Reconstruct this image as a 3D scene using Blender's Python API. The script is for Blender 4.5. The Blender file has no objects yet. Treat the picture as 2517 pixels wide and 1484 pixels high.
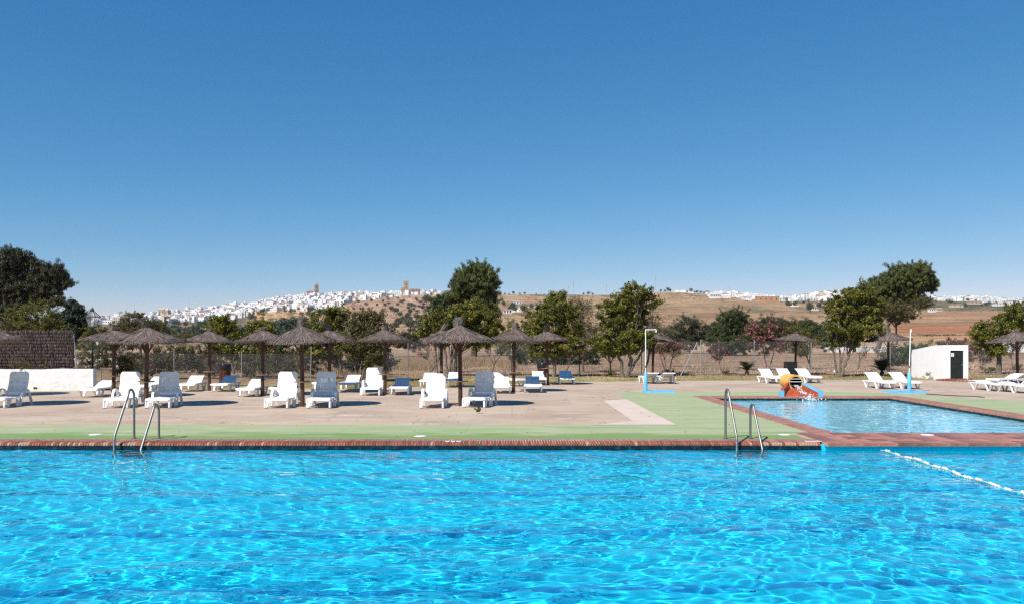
import bpy, bmesh, math, random
import numpy as np
from mathutils import Vector, Matrix

SC = bpy.context.scene
COL = SC.collection
random.seed(7)
RNG = np.random.default_rng(11)
R = math.radians

# ------------------------------------------------------------------ camera, sky, sun, exposure
EYE, F, CU, HV = 2.0, 2097.0, 1258.5, 833.0      # eye height (m), focal length / centre / horizon of the 2517-px-wide print
cam = bpy.data.objects.new('camera', bpy.data.cameras.new('camera'))
COL.objects.link(cam)
SC.camera = cam
cam.location = (0, 0, EYE)
cam.rotation_euler = (R(90), 0, 0)
cam.data.sensor_width = 36
cam.data.lens = F / 2517 * 36
cam.data.shift_y = 0.0362
cam.data.clip_end = 9000
cam.data.clip_start = 0.1

SUN = Vector((-0.60, -0.65, 1.0)).normalized()
w = bpy.data.worlds.new('World')
SC.world = w
w.use_nodes = True
wn = w.node_tree
bg = wn.nodes['Background']
sky = wn.nodes.new('ShaderNodeTexSky')
sky.sky_type = 'NISHITA'
sky.sun_disc = False
sky.sun_elevation = math.asin(SUN.z)
sky.sun_rotation = math.atan2(SUN.x, SUN.y)
sky.air_density, sky.dust_density, sky.ozone_density, sky.altitude = 1.0, 0.0, 10.0, 2000
sep = wn.nodes.new('ShaderNodeSeparateColor')
com = wn.nodes.new('ShaderNodeCombineColor')
wn.links.new(sky.outputs[0], sep.inputs[0])
for ch, (gain, power, top) in enumerate(((0.575, 1.52, 4.5), (1.03, 0.87, 8.0), (1.64, 0.60, 8.0))):
    pw = wn.nodes.new('ShaderNodeMath')
    pw.operation = 'POWER'
    pw.inputs[1].default_value = power
    ml_ = wn.nodes.new('ShaderNodeMath')
    ml_.operation = 'MULTIPLY'
    ml_.inputs[1].default_value = gain
    mn = wn.nodes.new('ShaderNodeMath')
    mn.operation = 'MINIMUM'
    mn.inputs[1].default_value = top
    wn.links.new(sep.outputs[ch], pw.inputs[0])
    wn.links.new(pw.outputs[0], ml_.inputs[0])
    wn.links.new(ml_.outputs[0], mn.inputs[0])
    wn.links.new(mn.outputs[0], com.inputs[ch])
wn.links.new(com.outputs[0], bg.inputs[0])
bg.inputs[1].default_value = 0.10

sl = bpy.data.lights.new('sun', 'SUN')
sl.energy = 4.6
sl.angle = R(0.53)
sl.color = (1.0, 0.95, 0.88)
sl.cycles.is_caustics_light = True
so = bpy.data.objects.new('sun', sl)
so.rotation_euler = SUN.to_track_quat('Z', 'Y').to_euler()
COL.objects.link(so)

SC.view_settings.view_transform = 'Standard'
SC.view_settings.look = 'None'
SC.view_settings.gamma = 1
SC.view_settings.exposure = 0.46
SC.view_settings.use_curve_mapping = False
SC.cycles.max_bounces = 8
SC.cycles.diffuse_bounces = 3
SC.cycles.glossy_bounces = 4
SC.cycles.transmission_bounces = 6
SC.cycles.transparent_max_bounces = 8
SC.cycles.sample_clamp_indirect = 6.0
SC.cycles.use_denoising = False
SC.cycles.filter_width = 1.3


# ------------------------------------------------------------------ helpers
def W(u, v, d):
    """world point seen at print position (u, v) at depth d"""
    return Vector(((u - CU) / F * d, d, EYE - (v - HV) / F * d))


def G(u, v, z=0.0):
    """where the ray through (u, v) meets the level z"""
    d = (EYE - z) * F / (v - HV)
    return Vector(((u - CU) / F * d, d, z))


def link(o, parent=None):
    COL.objects.link(o)
    if parent is not None:
        o.parent = parent
    return o


def empty(name, label=None, cat=None, loc=(0, 0, 0), rz=0.0, group=None):
    o = bpy.data.objects.new(name, None)
    o.location = loc
    o.rotation_euler = (0, 0, rz)
    o.empty_display_size = 0.1
    link(o)
    return tag(o, label, cat, group)


def tag(o, label=None, cat=None, group=None, kind=None):
    if label:
        o['label'] = label
    if cat:
        o['category'] = cat
    if group:
        o['group'] = group
    if kind:
        o['kind'] = kind
    return o


def kids(o):
    return [c for c in ALLOBJ() if c.parent == o]


def ALLOBJ():
    return list(COL.objects)


def copy_tree(root, children, loc, rz, label, group=None, scale=None):
    """copy of a thing with copies of its parts; children = {object: [parts]}"""
    r = root.copy()
    COL.objects.link(r)
    r.location = loc
    r.rotation_euler = (0, 0, rz)
    if scale is not None:
        r.scale = scale
    r['label'] = label
    if group:
        r['group'] = group
    for ch in children.get(root, []):
        c = ch.copy()
        COL.objects.link(c)
        c.parent = r
        for g in children.get(ch, []):
            q = g.copy()
            COL.objects.link(q)
            q.parent = c
    return r


def tree_of(root):
    d = {}
    for o in COL.objects:
        if o.parent is not None:
            d.setdefault(o.parent, []).append(o)
    return d


class MB:
    def __init__(self):
        self.v, self.f, self.m = [], [], []

    def add(self, verts, faces, m=0):
        b = len(self.v)
        self.v += [tuple(p) for p in verts]
        self.f += [tuple(b + i for i in fc) for fc in faces]
        self.m += [m] * len(faces)
        return self

    def box(self, c, s, rot=None, m=0, taper=1.0):
        x, y, z = s[0] / 2, s[1] / 2, s[2] / 2
        t = taper
        vs = [Vector(p) for p in ((-x, -y, -z), (x, -y, -z), (x, y, -z), (-x, y, -z),
                                  (-x * t, -y * t, z), (x * t, -y * t, z), (x * t, y * t, z), (-x * t, y * t, z))]
        if rot is not None:
            vs = [rot @ p for p in vs]
        c = Vector(c)
        return self.add([p + c for p in vs], [(0, 3, 2, 1), (4, 5, 6, 7), (0, 1, 5, 4), (1, 2, 6, 5), (2, 3, 7, 6), (3, 0, 4, 7)], m)

    def tube(self, pts, r, n=8, m=0, cap=True, flat=None):
        pts = [Vector(p) for p in pts]
        rs = r if isinstance(r, (list, tuple)) else [r] * len(pts)
        vs, fs = [], []
        prev = None
        for i, p in enumerate(pts):
            a = pts[max(0, i - 1)]
            b = pts[min(len(pts) - 1, i + 1)]
            t = (b - a).normalized()
            if prev is None:
                up = Vector((0, 0, 1)) if abs(t.z) < 0.95 else Vector((1, 0, 0))
                x = t.cross(up).normalized()
            else:
                x = (prev - t * prev.dot(t)).normalized()
            prev = x
            y = t.cross(x)
            for k in range(n):
                a2 = 2 * math.pi * k / n
                vs.append(p + (x * math.cos(a2) + y * math.sin(a2) * (flat or 1.0)) * rs[i])
        for i in range(len(pts) - 1):
            for k in range(n):
                k2 = (k + 1) % n
                fs.append((i * n + k, i * n + k2, (i + 1) * n + k2, (i + 1) * n + k))
        if cap:
            fs.append(tuple(range(n - 1, -1, -1)))
            fs.append(tuple((len(pts) - 1) * n + k for k in range(n)))
        return self.add(vs, fs, m)

    def lathe(self, prof, n=16, c=(0, 0, 0), m=0):
        """prof: (radius, z) list"""
        c = Vector(c)
        vs, fs = [], []
        for r_, z in prof:
            for k in range(n):
                a = 2 * math.pi * k / n
                vs.append(c + Vector((r_ * math.cos(a), r_ * math.sin(a), z)))
        for i in range(len(prof) - 1):
            for k in range(n):
                k2 = (k + 1) % n
                fs.append((i * n + k, i * n + k2, (i + 1) * n + k2, (i + 1) * n + k))
        fs.append(tuple(range(n - 1, -1, -1)))
        fs.append(tuple((len(prof) - 1) * n + k for k in range(n)))
        return self.add(vs, fs, m)

    def sweep_x(self, prof, x0, x1, m=0):
        """closed (y, z) profile extruded along x"""
        n = len(prof)
        vs = [(x0, p[0], p[1]) for p in prof] + [(x1, p[0], p[1]) for p in prof]
        fs = [(i, (i + 1) % n, n + (i + 1) % n, n + i) for i in range(n)]
        fs += [tuple(range(n - 1, -1, -1)), tuple(range(n, 2 * n))]
        return self.add(vs, fs, m)

    def build(self, name, mats, parent=None, smooth=False, loc=None):
        me = bpy.data.meshes.new(name)
        me.from_pydata(self.v, [], self.f)
        for mt in (mats if isinstance(mats, (list, tuple)) else [mats]):
            me.materials.append(mt)
        if any(self.m):
            me.polygons.foreach_set('material_index', self.m)
        bm = bmesh.new()
        bm.from_mesh(me)
        bmesh.ops.recalc_face_normals(bm, faces=bm.faces)
        bm.to_mesh(me)
        bm.free()
        if smooth:
            me.shade_smooth()
            try:
                me.set_sharp_from_angle(angle=R(40))
            except Exception:
                pass
        o = bpy.data.objects.new(name, me)
        if loc is not None:
            o.location = loc
        return link(o, parent)


def quads_mesh(name, V, mat, tint=None, parent=None, loc=None, smooth=False):
    """V: (N,4,3) array -> mesh object of separate quads with a per-face 'tint'"""
    N, K = V.shape[:2]
    me = bpy.data.meshes.new(name)
    me.vertices.add(N * K)
    me.vertices.foreach_set('co', np.ascontiguousarray(V, dtype=np.float32).ravel())
    me.loops.add(N * K)
    me.polygons.add(N)
    me.polygons.foreach_set('loop_start', np.arange(0, N * K, K, dtype=np.int32))
    me.loops.foreach_set('vertex_index', np.arange(N * K, dtype=np.int32))
    me.update(calc_edges=True)
    if tint is not None:
        a = me.attributes.new('tint', 'FLOAT', 'FACE')
        a.data.foreach_set('value', np.asarray(tint, dtype=np.float32))
    me.materials.append(mat)
    o = bpy.data.objects.new(name, me)
    if loc is not None:
        o.location = loc
    return link(o, parent)


def grid_mesh(name, X, Y, Z, mat, parent=None, smooth=True):
    ny, nx = X.shape
    v = np.stack([X, Y, Z], -1).reshape(-1, 3).astype(np.float32)
    idx = np.arange(nx * ny).reshape(ny, nx)
    f = np.stack([idx[:-1, :-1], idx[:-1, 1:], idx[1:, 1:], idx[1:, :-1]], -1).reshape(-1, 4).astype(np.int32)
    me = bpy.data.meshes.new(name)
    me.vertices.add(len(v))
    me.vertices.foreach_set('co', v.ravel())
    me.loops.add(f.size)
    me.polygons.add(len(f))
    me.polygons.foreach_set('loop_start', np.arange(0, f.size, 4, dtype=np.int32))
    me.loops.foreach_set('vertex_index', f.ravel())
    me.update(calc_edges=True)
    if smooth:
        me.shade_smooth()
    me.materials.append(mat)
    return link(bpy.data.objects.new(name, me), parent)


# ------------------------------------------------------------------ materials
def mat(name, col, rough=0.7, col2=None, scale=8.0, bump=0.0, bscale=None, metal=0.0, spec=0.3, detail=4,
        stretch=None, objrand=0.0, coord='Object', lo=0.35, hi=0.65, coat=0.0):
    m = bpy.data.materials.new(name)
    m.use_nodes = True
    n = m.node_tree
    p = n.nodes['Principled BSDF']
    p.inputs['Roughness'].default_value = rough
    p.inputs['Metallic'].default_value = metal
    p.inputs['Specular IOR Level'].default_value = spec
    p.inputs['Coat Weight'].default_value = coat
    p.inputs['Base Color'].default_value = (*col, 1)
    tc = n.nodes.new('ShaderNodeTexCoord')
    mp = n.nodes.new('ShaderNodeMapping')
    n.links.new(tc.outputs[coord], mp.inputs[0])
    if stretch:
        mp.inputs['Scale'].default_value = stretch
    src = None
    if col2 is not None:
        nz = n.nodes.new('ShaderNodeTexNoise')
        nz.inputs['Scale'].default_value = scale
        nz.inputs['Detail'].default_value = detail
        n.links.new(mp.outputs[0], nz.inputs['Vector'])
        rmp = n.nodes.new('ShaderNodeValToRGB')
        rmp.color_ramp.elements[0].position = lo
        rmp.color_ramp.elements[1].position = hi
        rmp.color_ramp.elements[0].color = (*col, 1)
        rmp.color_ramp.elements[1].color = (*col2, 1)
        n.links.new(nz.outputs[0], rmp.inputs[0])
        src = rmp.outputs[0]
    if objrand:
        oi = n.nodes.new('ShaderNodeObjectInfo')
        hs = n.nodes.new('ShaderNodeHueSaturation')
        mr = n.nodes.new('ShaderNodeMapRange')
        mr.inputs['To Min'].default_value = 1 - objrand
        mr.inputs['To Max'].default_value = 1 + objrand
        n.links.new(oi.outputs['Random'], mr.inputs[0])
        n.links.new(mr.outputs[0], hs.inputs['Value'])
        if src is not None:
            n.links.new(src, hs.inputs['Color'])
        else:
            hs.inputs['Color'].default_value = (*col, 1)
        src = hs.outputs[0]
    if src is not None:
        n.links.new(src, p.inputs['Base Color'])
    if bump:
        nb = n.nodes.new('ShaderNodeTexNoise')
        nb.inputs['Scale'].default_value = bscale or scale * 4
        nb.inputs['Detail'].default_value = 5
        n.links.new(mp.outputs[0], nb.inputs['Vector'])
        bp = n.nodes.new('ShaderNodeBump')
        bp.inputs['Strength'].default_value = bump
        bp.inputs['Distance'].default_value = 0.02
        n.links.new(nb.outputs[0], bp.inputs['Height'])
        n.links.new(bp.outputs[0], p.inputs['Normal'])
    return m


def leaf_mat(name, c1, c2, c3=None, trans=0.34, rough=0.55, spec=0.35):
    m = bpy.data.materials.new(name)
    m.use_nodes = True
    n = m.node_tree
    p = n.nodes['Principled BSDF']
    at = n.nodes.new('ShaderNodeAttribute')
    at.attribute_name = 'tint'
    rmp = n.nodes.new('ShaderNodeValToRGB')
    e = rmp.color_ramp.elements
    e[0].color = (*c1, 1)
    e[1].color = (*c2, 1)
    if c3:
        k = e.new(0.93)
        k.color = (*c2, 1)
        e[1].position = 0.93
        e[2].position = 1.0
        e[2].color = (*c3, 1)
    n.links.new(at.outputs['Fac'], rmp.inputs[0])
    n.links.new(rmp.outputs[0], p.inputs['Base Color'])
    p.inputs['Roughness'].default_value = rough
    p.inputs['Specular IOR Level'].default_value = spec
    tr = n.nodes.new('ShaderNodeBsdfTranslucent')
    n.links.new(rmp.outputs[0], tr.inputs[0])
    mx = n.nodes.new('ShaderNodeMixShader')
    mx.inputs[0].default_value = trans
    n.links.new(p.outputs[0], mx.inputs[1])
    n.links.new(tr.outputs[0], mx.inputs[2])
    n.links.new(mx.outputs[0], n.nodes['Material Output'].inputs[0])
    return m


def glass_mat(name, col, ior=1.33):
    m = bpy.data.materials.new(name)
    m.use_nodes = True
    n = m.node_tree
    n.nodes.clear()
    g = n.nodes.new('ShaderNodeBsdfGlass')
    g.inputs['IOR'].default_value = ior
    g.inputs['Roughness'].default_value = 0.0
    g.inputs['Color'].default_value = (*col, 1)
    o = n.nodes.new('ShaderNodeOutputMaterial')
    n.links.new(g.outputs[0], o.inputs[0])
    return m


M = {}
M['plastic'] = mat('white_plastic', (0.80, 0.80, 0.79), 0.42, (0.72, 0.72, 0.71), 6, spec=0.45)
M['wood'] = mat('brown_stained_wood', (0.055, 0.028, 0.018), 0.6, (0.10, 0.048, 0.028), 6, 0.3, 40, stretch=(6, 6, 0.6), objrand=0.2)
M['table'] = mat('weathered_wood', (0.20, 0.13, 0.085), 0.7, (0.30, 0.21, 0.14), 10, 0.2)
M['white'] = mat('whitewash', (0.82, 0.81, 0.79), 0.85, (0.72, 0.71, 0.69), 3, 1.0, 5)
M['hutwhite'] = mat('smooth_whitewash', (0.86, 0.85, 0.85), 0.85, (0.82, 0.81, 0.81), 2, 0.25, 20)
M['steel'] = mat('brushed_steel', (0.33, 0.32, 0.30), 0.55, (0.25, 0.24, 0.22), 30, metal=1.0)
M['galv'] = mat('galvanised_steel', (0.45, 0.46, 0.46), 0.45, (0.33, 0.34, 0.34), 20, metal=0.6)
M['galvdark'] = mat('dark_fence_post_paint', (0.05, 0.06, 0.055), 0.6)
M['green_iron'] = mat('dark_green_iron', (0.012, 0.035, 0.025), 0.45, (0.02, 0.045, 0.03), 12)
M['black'] = mat('black_plastic', (0.012, 0.012, 0.014), 0.35, spec=0.5)
M['blue'] = mat('light_blue_paint', (0.10, 0.42, 0.72), 0.5, (0.16, 0.50, 0.78), 4, 0.1)
M['orange'] = mat('faded_orange_paint', (0.74, 0.42, 0.12), 0.6, (0.66, 0.33, 0.09), 3, 0.1)
M['redpaint'] = mat('red_brown_paint', (0.42, 0.085, 0.03), 0.4, (0.30, 0.06, 0.03), 4, 0.15, spec=0.5)
M['mortar'] = mat('pale_mortar', (0.66, 0.57, 0.47), 0.9, (0.52, 0.44, 0.36), 15)
M['brick'] = mat('glazed_red_brick', (0.205, 0.052, 0.028), 0.42, (0.29, 0.095, 0.05), 9, 0.15, 60, objrand=0.35, coord='Generated', spec=0.4)
M['brickrow'] = mat('red_brick_row', (0.30, 0.115, 0.075), 0.55, (0.36, 0.20, 0.16), 5, 0.15, 60, spec=0.4)
M['palebrick'] = mat('pale_worn_brick', (0.33, 0.14, 0.085), 0.6, (0.42, 0.23, 0.16), 3, 0.15, 40)
M['tile'] = mat('red_clay_tile', (0.29, 0.105, 0.066), 0.45, (0.40, 0.20, 0.14), 2.5, 0.15, 30, objrand=0.35, stretch=(1, 3, 1), spec=0.4)
M['joint'] = mat('tile_joint', (0.52, 0.37, 0.29), 0.9, (0.34, 0.22, 0.16), 6)
M['poolpaint'] = mat('pool_blue_paint', (0.006, 0.63, 0.805), 0.7, (0.005, 0.60, 0.79), 1.5)
M['kidpaint'] = mat('pale_pool_paint', (0.47, 0.80, 0.88), 0.7, (0.43, 0.77, 0.86), 1.0)
M['laneline'] = mat('dark_blue_floor_line', (0.004, 0.34, 0.62), 0.7)
M['bandtile'] = mat('shade_toned_mosaic', (0.006, 0.016, 0.022), 0.4, (0.012, 0.09, 0.13), 9, lo=0.5, hi=0.8)  # blue mosaic, darkened in colour for the shade under the brick nose
M['disc'] = mat('white_lid_plastic', (0.74, 0.72, 0.68), 0.5)
M['rope_w'] = mat('float_white', (0.72, 0.69, 0.62), 0.6, (0.62, 0.57, 0.48), 10, objrand=0.1)
M['door'] = mat('dark_green_door', (0.013, 0.018, 0.016), 0.5, (0.02, 0.026, 0.024), 4)
M['paper'] = mat('paper_notice', (0.75, 0.74, 0.74), 0.8)
M['ink'] = mat('printed_ink', (0.35, 0.35, 0.37), 0.8)
M['bark'] = mat('grey_bark', (0.20, 0.165, 0.13), 0.9, (0.11, 0.085, 0.065), 7, 0.5, 20)
M['barkdark'] = mat('dark_bark', (0.075, 0.055, 0.042), 0.9, (0.13, 0.10, 0.08), 5, 0.5, 20)
M['straw'] = leaf_mat('grey_thatch_straw', (0.070, 0.052, 0.046), (0.285, 0.225, 0.195), trans=0.05, rough=0.8, spec=0.1)
M['reed'] = leaf_mat('dark_brushwood', (0.045, 0.032, 0.028), (0.155, 0.115, 0.10), trans=0.0, rough=0.85, spec=0.1)
M['thatch_core'] = mat('thatch_core', (0.10, 0.07, 0.055), 0.9, (0.16, 0.115, 0.09), 20)
M['citrus'] = leaf_mat('mid_green_leaf', (0.042, 0.056, 0.010), (0.215, 0.205, 0.026), (0.40, 0.30, 0.06), spec=0.35, rough=0.5)
M['citrus_y'] = leaf_mat('yellow_green_leaf', (0.055, 0.078, 0.008), (0.230, 0.215, 0.020), (0.52, 0.38, 0.04), spec=0.5, rough=0.4)
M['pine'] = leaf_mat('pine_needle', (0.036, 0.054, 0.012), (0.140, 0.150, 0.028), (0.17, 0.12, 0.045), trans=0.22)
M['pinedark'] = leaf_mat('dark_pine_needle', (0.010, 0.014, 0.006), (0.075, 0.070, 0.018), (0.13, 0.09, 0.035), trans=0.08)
M['oleander'] = leaf_mat('oleander_leaf', (0.034, 0.038, 0.012), (0.130, 0.115, 0.032), (0.26, 0.18, 0.07))
M['greybush'] = leaf_mat('grey_green_leaf', (0.040, 0.045, 0.026), (0.110, 0.110, 0.060), (0.16, 0.13, 0.08))
M['greenbush'] = leaf_mat('feathery_green_leaf', (0.034, 0.055, 0.016), (0.095, 0.125, 0.038), (0.15, 0.15, 0.05))
M['yellowbush'] = leaf_mat('olive_yellow_leaf', (0.055, 0.066, 0.012), (0.205, 0.190, 0.026), (0.30, 0.24, 0.05))
M['brownbush'] = leaf_mat('brownish_leaf', (0.055, 0.050, 0.016), (0.165, 0.140, 0.040), (0.26, 0.20, 0.08))
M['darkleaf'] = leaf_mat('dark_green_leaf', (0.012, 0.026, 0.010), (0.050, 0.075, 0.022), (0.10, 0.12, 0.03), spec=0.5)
M['farwood'] = leaf_mat('distant_pine_leaf', (0.022, 0.042, 0.022), (0.065, 0.095, 0.045), trans=0.1)
M['scrub'] = leaf_mat('dry_hill_scrub', (0.055, 0.060, 0.028), (0.20, 0.155, 0.080), trans=0.1)
M['olive'] = leaf_mat('distant_olive_leaf', (0.034, 0.044, 0.024), (0.085, 0.095, 0.050), trans=0.1)
M['palm'] = leaf_mat('palm_leaflet', (0.016, 0.035, 0.012), (0.055, 0.085, 0.024), (0.16, 0.15, 0.05))
M['pink'] = leaf_mat('pink_petal', (0.42, 0.055, 0.12), (0.66, 0.20, 0.27), trans=0.2)
M['redp'] = leaf_mat('deep_pink_petal', (0.30, 0.03, 0.055), (0.55, 0.10, 0.16), trans=0.2)
M['whitep'] = leaf_mat('white_petal', (0.62, 0.60, 0.55), (0.80, 0.78, 0.74), trans=0.2)
M['drygrass'] = leaf_mat('dry_grass_blade', (0.26, 0.18, 0.095), (0.50, 0.37, 0.22), trans=0.2, spec=0.1)
M['lawnblade'] = leaf_mat('lawn_blade', (0.17, 0.145, 0.045), (0.37, 0.30, 0.125), trans=0.2, spec=0.1)
M['stone'] = mat('pale_field_stone', (0.46, 0.34, 0.25), 0.9, (0.30, 0.20, 0.13), 3)
M['housewhite'] = mat('town_whitewash', (0.78, 0.77, 0.76), 0.9, (0.70, 0.69, 0.68), 0.2, objrand=0.12)
M['housecream'] = mat('town_cream_wall', (0.56, 0.45, 0.34), 0.9, (0.48, 0.38, 0.29), 0.2, objrand=0.15)
M['roof'] = mat('town_roof_tiles', (0.30, 0.19, 0.14), 0.9, (0.40, 0.28, 0.22), 0.5, objrand=0.25)
M['opening'] = mat('dark_window', (0.05, 0.055, 0.065), 0.3)
M['churchstone'] = mat('old_church_stone', (0.40, 0.30, 0.21), 0.9, (0.30, 0.215, 0.15), 0.3, objrand=0.1)
M['mast'] = mat('mast_steel', (0.42, 0.44, 0.47), 0.6)
M['rust'] = mat('rusty_orange_wall', (0.46, 0.24, 0.14), 0.9, (0.40, 0.20, 0.12), 0.3)
M['lampglass'] = mat('lamp_glass', (0.55, 0.58, 0.58), 0.1, spec=0.5)
M['foam'] = mat('white_water_foam', (0.80, 0.84, 0.86), 0.3)


def stain_nodes(n, vec, base, c2, sc, lo, hi, detail=5, rough=0.6):
    nz = n.nodes.new('ShaderNodeTexNoise')
    nz.inputs['Scale'].default_value = sc
    nz.inputs['Detail'].default_value = detail
    nz.inputs['Roughness'].default_value = rough
    n.links.new(vec, nz.inputs['Vector'])
    mr = n.nodes.new('ShaderNodeMapRange')
    mr.inputs['From Min'].default_value = lo
    mr.inputs['From Max'].default_value = hi
    n.links.new(nz.outputs[0], mr.inputs[0])
    mx = n.nodes.new('ShaderNodeMix')
    mx.data_type = 'RGBA'
    n.links.new(mr.outputs[0], mx.inputs[0])
    if isinstance(base, tuple):
        mx.inputs[6].default_value = (*base, 1)
    else:
        n.links.new(base, mx.inputs[6])
    mx.inputs[7].default_value = (*c2, 1)
    return mx.outputs[2]


def deck_mat(name, base, layers, cracks=None, bump=0.25, damp=None, joints=None):
    m = bpy.data.materials.new(name)
    m.use_nodes = True
    n = m.node_tree
    p = n.nodes['Principled BSDF']
    p.inputs['Roughness'].default_value = 0.85
    p.inputs['Specular IOR Level'].default_value = 0.2
    tc = n.nodes.new('ShaderNodeTexCoord')
    vec = tc.outputs['Object']
    c = base
    for c2, sc, lo, hi, st in layers:
        vv = vec
        if st:
            mp = n.nodes.new('ShaderNodeMapping')
            mp.inputs['Scale'].default_value = st
            n.links.new(vec, mp.inputs[0])
            vv = mp.outputs[0]
        c = stain_nodes(n, vv, c, c2, sc, lo, hi)
    if cracks:
        vo = n.nodes.new('ShaderNodeTexVoronoi')
        vo.feature = 'DISTANCE_TO_EDGE'
        vo.inputs['Scale'].default_value = cracks
        dn = n.nodes.new('ShaderNodeTexNoise')
        dn.inputs['Scale'].default_value = 1.2
        dn.inputs['Detail'].default_value = 4
        n.links.new(vec, dn.inputs['Vector'])
        va = n.nodes.new('ShaderNodeVectorMath')
        va.operation = 'MULTIPLY_ADD'
        n.links.new(dn.outputs['Color'], va.inputs[0])
        va.inputs[1].default_value = (1.2, 1.2, 1.2)
        n.links.new(vec, va.inputs[2])
        n.links.new(va.outputs[0], vo.inputs['Vector'])
        mr = n.nodes.new('ShaderNodeMapRange')
        mr.inputs['From Min'].default_value = 0.0
        mr.inputs['From Max'].default_value = 0.008
        mr.inputs['To Min'].default_value = 0.65
        mr.inputs['To Max'].default_value = 0.0
        n.links.new(vo.outputs['Distance'], mr.inputs[0])
        mx = n.nodes.new('ShaderNodeMix')
        mx.data_type = 'RGBA'
        n.links.new(mr.outputs[0], mx.inputs[0])
        n.links.new(c, mx.inputs[6])
        mx.inputs[7].default_value = (base[0] * 0.45, base[1] * 0.42, base[2] * 0.4, 1)
        c = mx.outputs[2]
    if joints:
        br = n.nodes.new('ShaderNodeTexBrick')
        br.offset = 0.37
        br.inputs['Scale'].default_value = 1.0
        br.inputs['Mortar Size'].default_value = 0.012
        br.inputs['Mortar Smooth'].default_value = 0.3
        br.inputs['Brick Width'].default_value = joints[0]
        br.inputs['Row Height'].default_value = joints[1]
        br.inputs['Color1'].default_value = (0, 0, 0, 1)
        br.inputs['Color2'].default_value = (0, 0, 0, 1)
        br.inputs['Mortar'].default_value = (1, 1, 1, 1)
        n.links.new(vec, br.inputs['Vector'])
        mk = n.nodes.new('ShaderNodeMath')
        mk.operation = 'MULTIPLY'
        mk.inputs[1].default_value = joints[2]
        n.links.new(br.outputs['Color'], mk.inputs[0])
        mx = n.nodes.new('ShaderNodeMix')
        mx.data_type = 'RGBA'
        n.links.new(mk.outputs[0], mx.inputs[0])
        n.links.new(c, mx.inputs[6])
        mx.inputs[7].default_value = (base[0] * 0.5, base[1] * 0.47, base[2] * 0.45, 1)
        c = mx.outputs[2]
    if damp:
        # algae-dark stain of ragged outline along the pool edge
        sx_ = n.nodes.new('ShaderNodeSeparateXYZ')
        n.links.new(vec, sx_.inputs[0])
        mp2 = n.nodes.new('ShaderNodeMapping')
        mp2.inputs['Scale'].default_value = (0.22, 0.9, 1)
        n.links.new(vec, mp2.inputs[0])
        nz2 = n.nodes.new('ShaderNodeTexNoise')
        nz2.inputs['Scale'].default_value = 1.6
        nz2.inputs['Detail'].default_value = 6
        nz2.inputs['Roughness'].default_value = 0.62
        n.links.new(mp2.outputs[0], nz2.inputs['Vector'])
        mr2 = n.nodes.new('ShaderNodeMapRange')
        mr2.inputs['From Min'].default_value = damp[0]
        mr2.inputs['From Max'].default_value = damp[1] + 1.0
        mr2.inputs['To Min'].default_value = 0.62
        mr2.inputs['To Max'].default_value = -0.35
        n.links.new(sx_.outputs['Y'], mr2.inputs[0])
        ad = n.nodes.new('ShaderNodeMath')
        ad.operation = 'ADD'
        n.links.new(mr2.outputs[0], ad.inputs[0])
        n.links.new(nz2.outputs[0], ad.inputs[1])
        mr3 = n.nodes.new('ShaderNodeMapRange')
        mr3.inputs['From Min'].default_value = 0.72
        mr3.inputs['From Max'].default_value = 0.86
        mr3.inputs['To Max'].default_value = 0.8
        n.links.new(ad.outputs[0], mr3.inputs[0])
        mx = n.nodes.new('ShaderNodeMix')
        mx.data_type = 'RGBA'
        n.links.new(mr3.outputs[0], mx.inputs[0])
        n.links.new(c, mx.inputs[6])
        mx.inputs[7].default_value = (0.145, 0.245, 0.080, 1)
        c = mx.outputs[2]
    n.links.new(c, p.inputs['Base Color'])
    nb = n.nodes.new('ShaderNodeTexNoise')
    nb.inputs['Scale'].default_value = 45
    nb.inputs['Detail'].default_value = 6
    n.links.new(vec, nb.inputs['Vector'])
    bp = n.nodes.new('ShaderNodeBump')
    bp.inputs['Strength'].default_value = bump
    bp.inputs['Distance'].default_value = 0.01
    n.links.new(nb.outputs[0], bp.inputs['Height'])
    n.links.new(bp.outputs[0], p.inputs['Normal'])
    return m


M['concrete'] = deck_mat('worn_pink_concrete', (0.460, 0.362, 0.268), [
    ((0.385, 0.285, 0.215), 0.35, 0.42, 0.62, None),
    ((0.54, 0.43, 0.355), 0.9, 0.50, 0.72, (0.6, 1.5, 1)),
    ((0.33, 0.25, 0.205), 7.0, 0.56, 0.80, (0.5, 1.6, 1)),
    ((0.55, 0.45, 0.38), 30.0, 0.58, 0.75, None),
    ((0.27, 0.20, 0.165), 2.2, 0.64, 0.80, (0.35, 1.3, 1))], cracks=0.22, joints=(6.3, 4.4, 0.55))
M['greendeck'] = deck_mat('faded_green_deck_paint', (0.325, 0.370, 0.205), [
    ((0.250, 0.335, 0.160), 0.7, 0.50, 0.66, (0.35, 1.6, 1)),
    ((0.42, 0.42, 0.27), 1.6, 0.50, 0.72, (0.5, 1.5, 1)),
    ((0.20, 0.28, 0.125), 5.0, 0.64, 0.80, (0.3, 1.5, 1)),
    ((0.45, 0.41, 0.31), 24.0, 0.62, 0.78, None)], joints=(2.7, 9.0, 0.30), damp=(17.1, 18.9))
M['cream'] = deck_mat('pale_new_concrete', (0.58, 0.48, 0.40), [
    ((0.50, 0.40, 0.32), 1.2, 0.5, 0.7, None), ((0.62, 0.53, 0.45), 12.0, 0.55, 0.75, None)])

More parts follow.
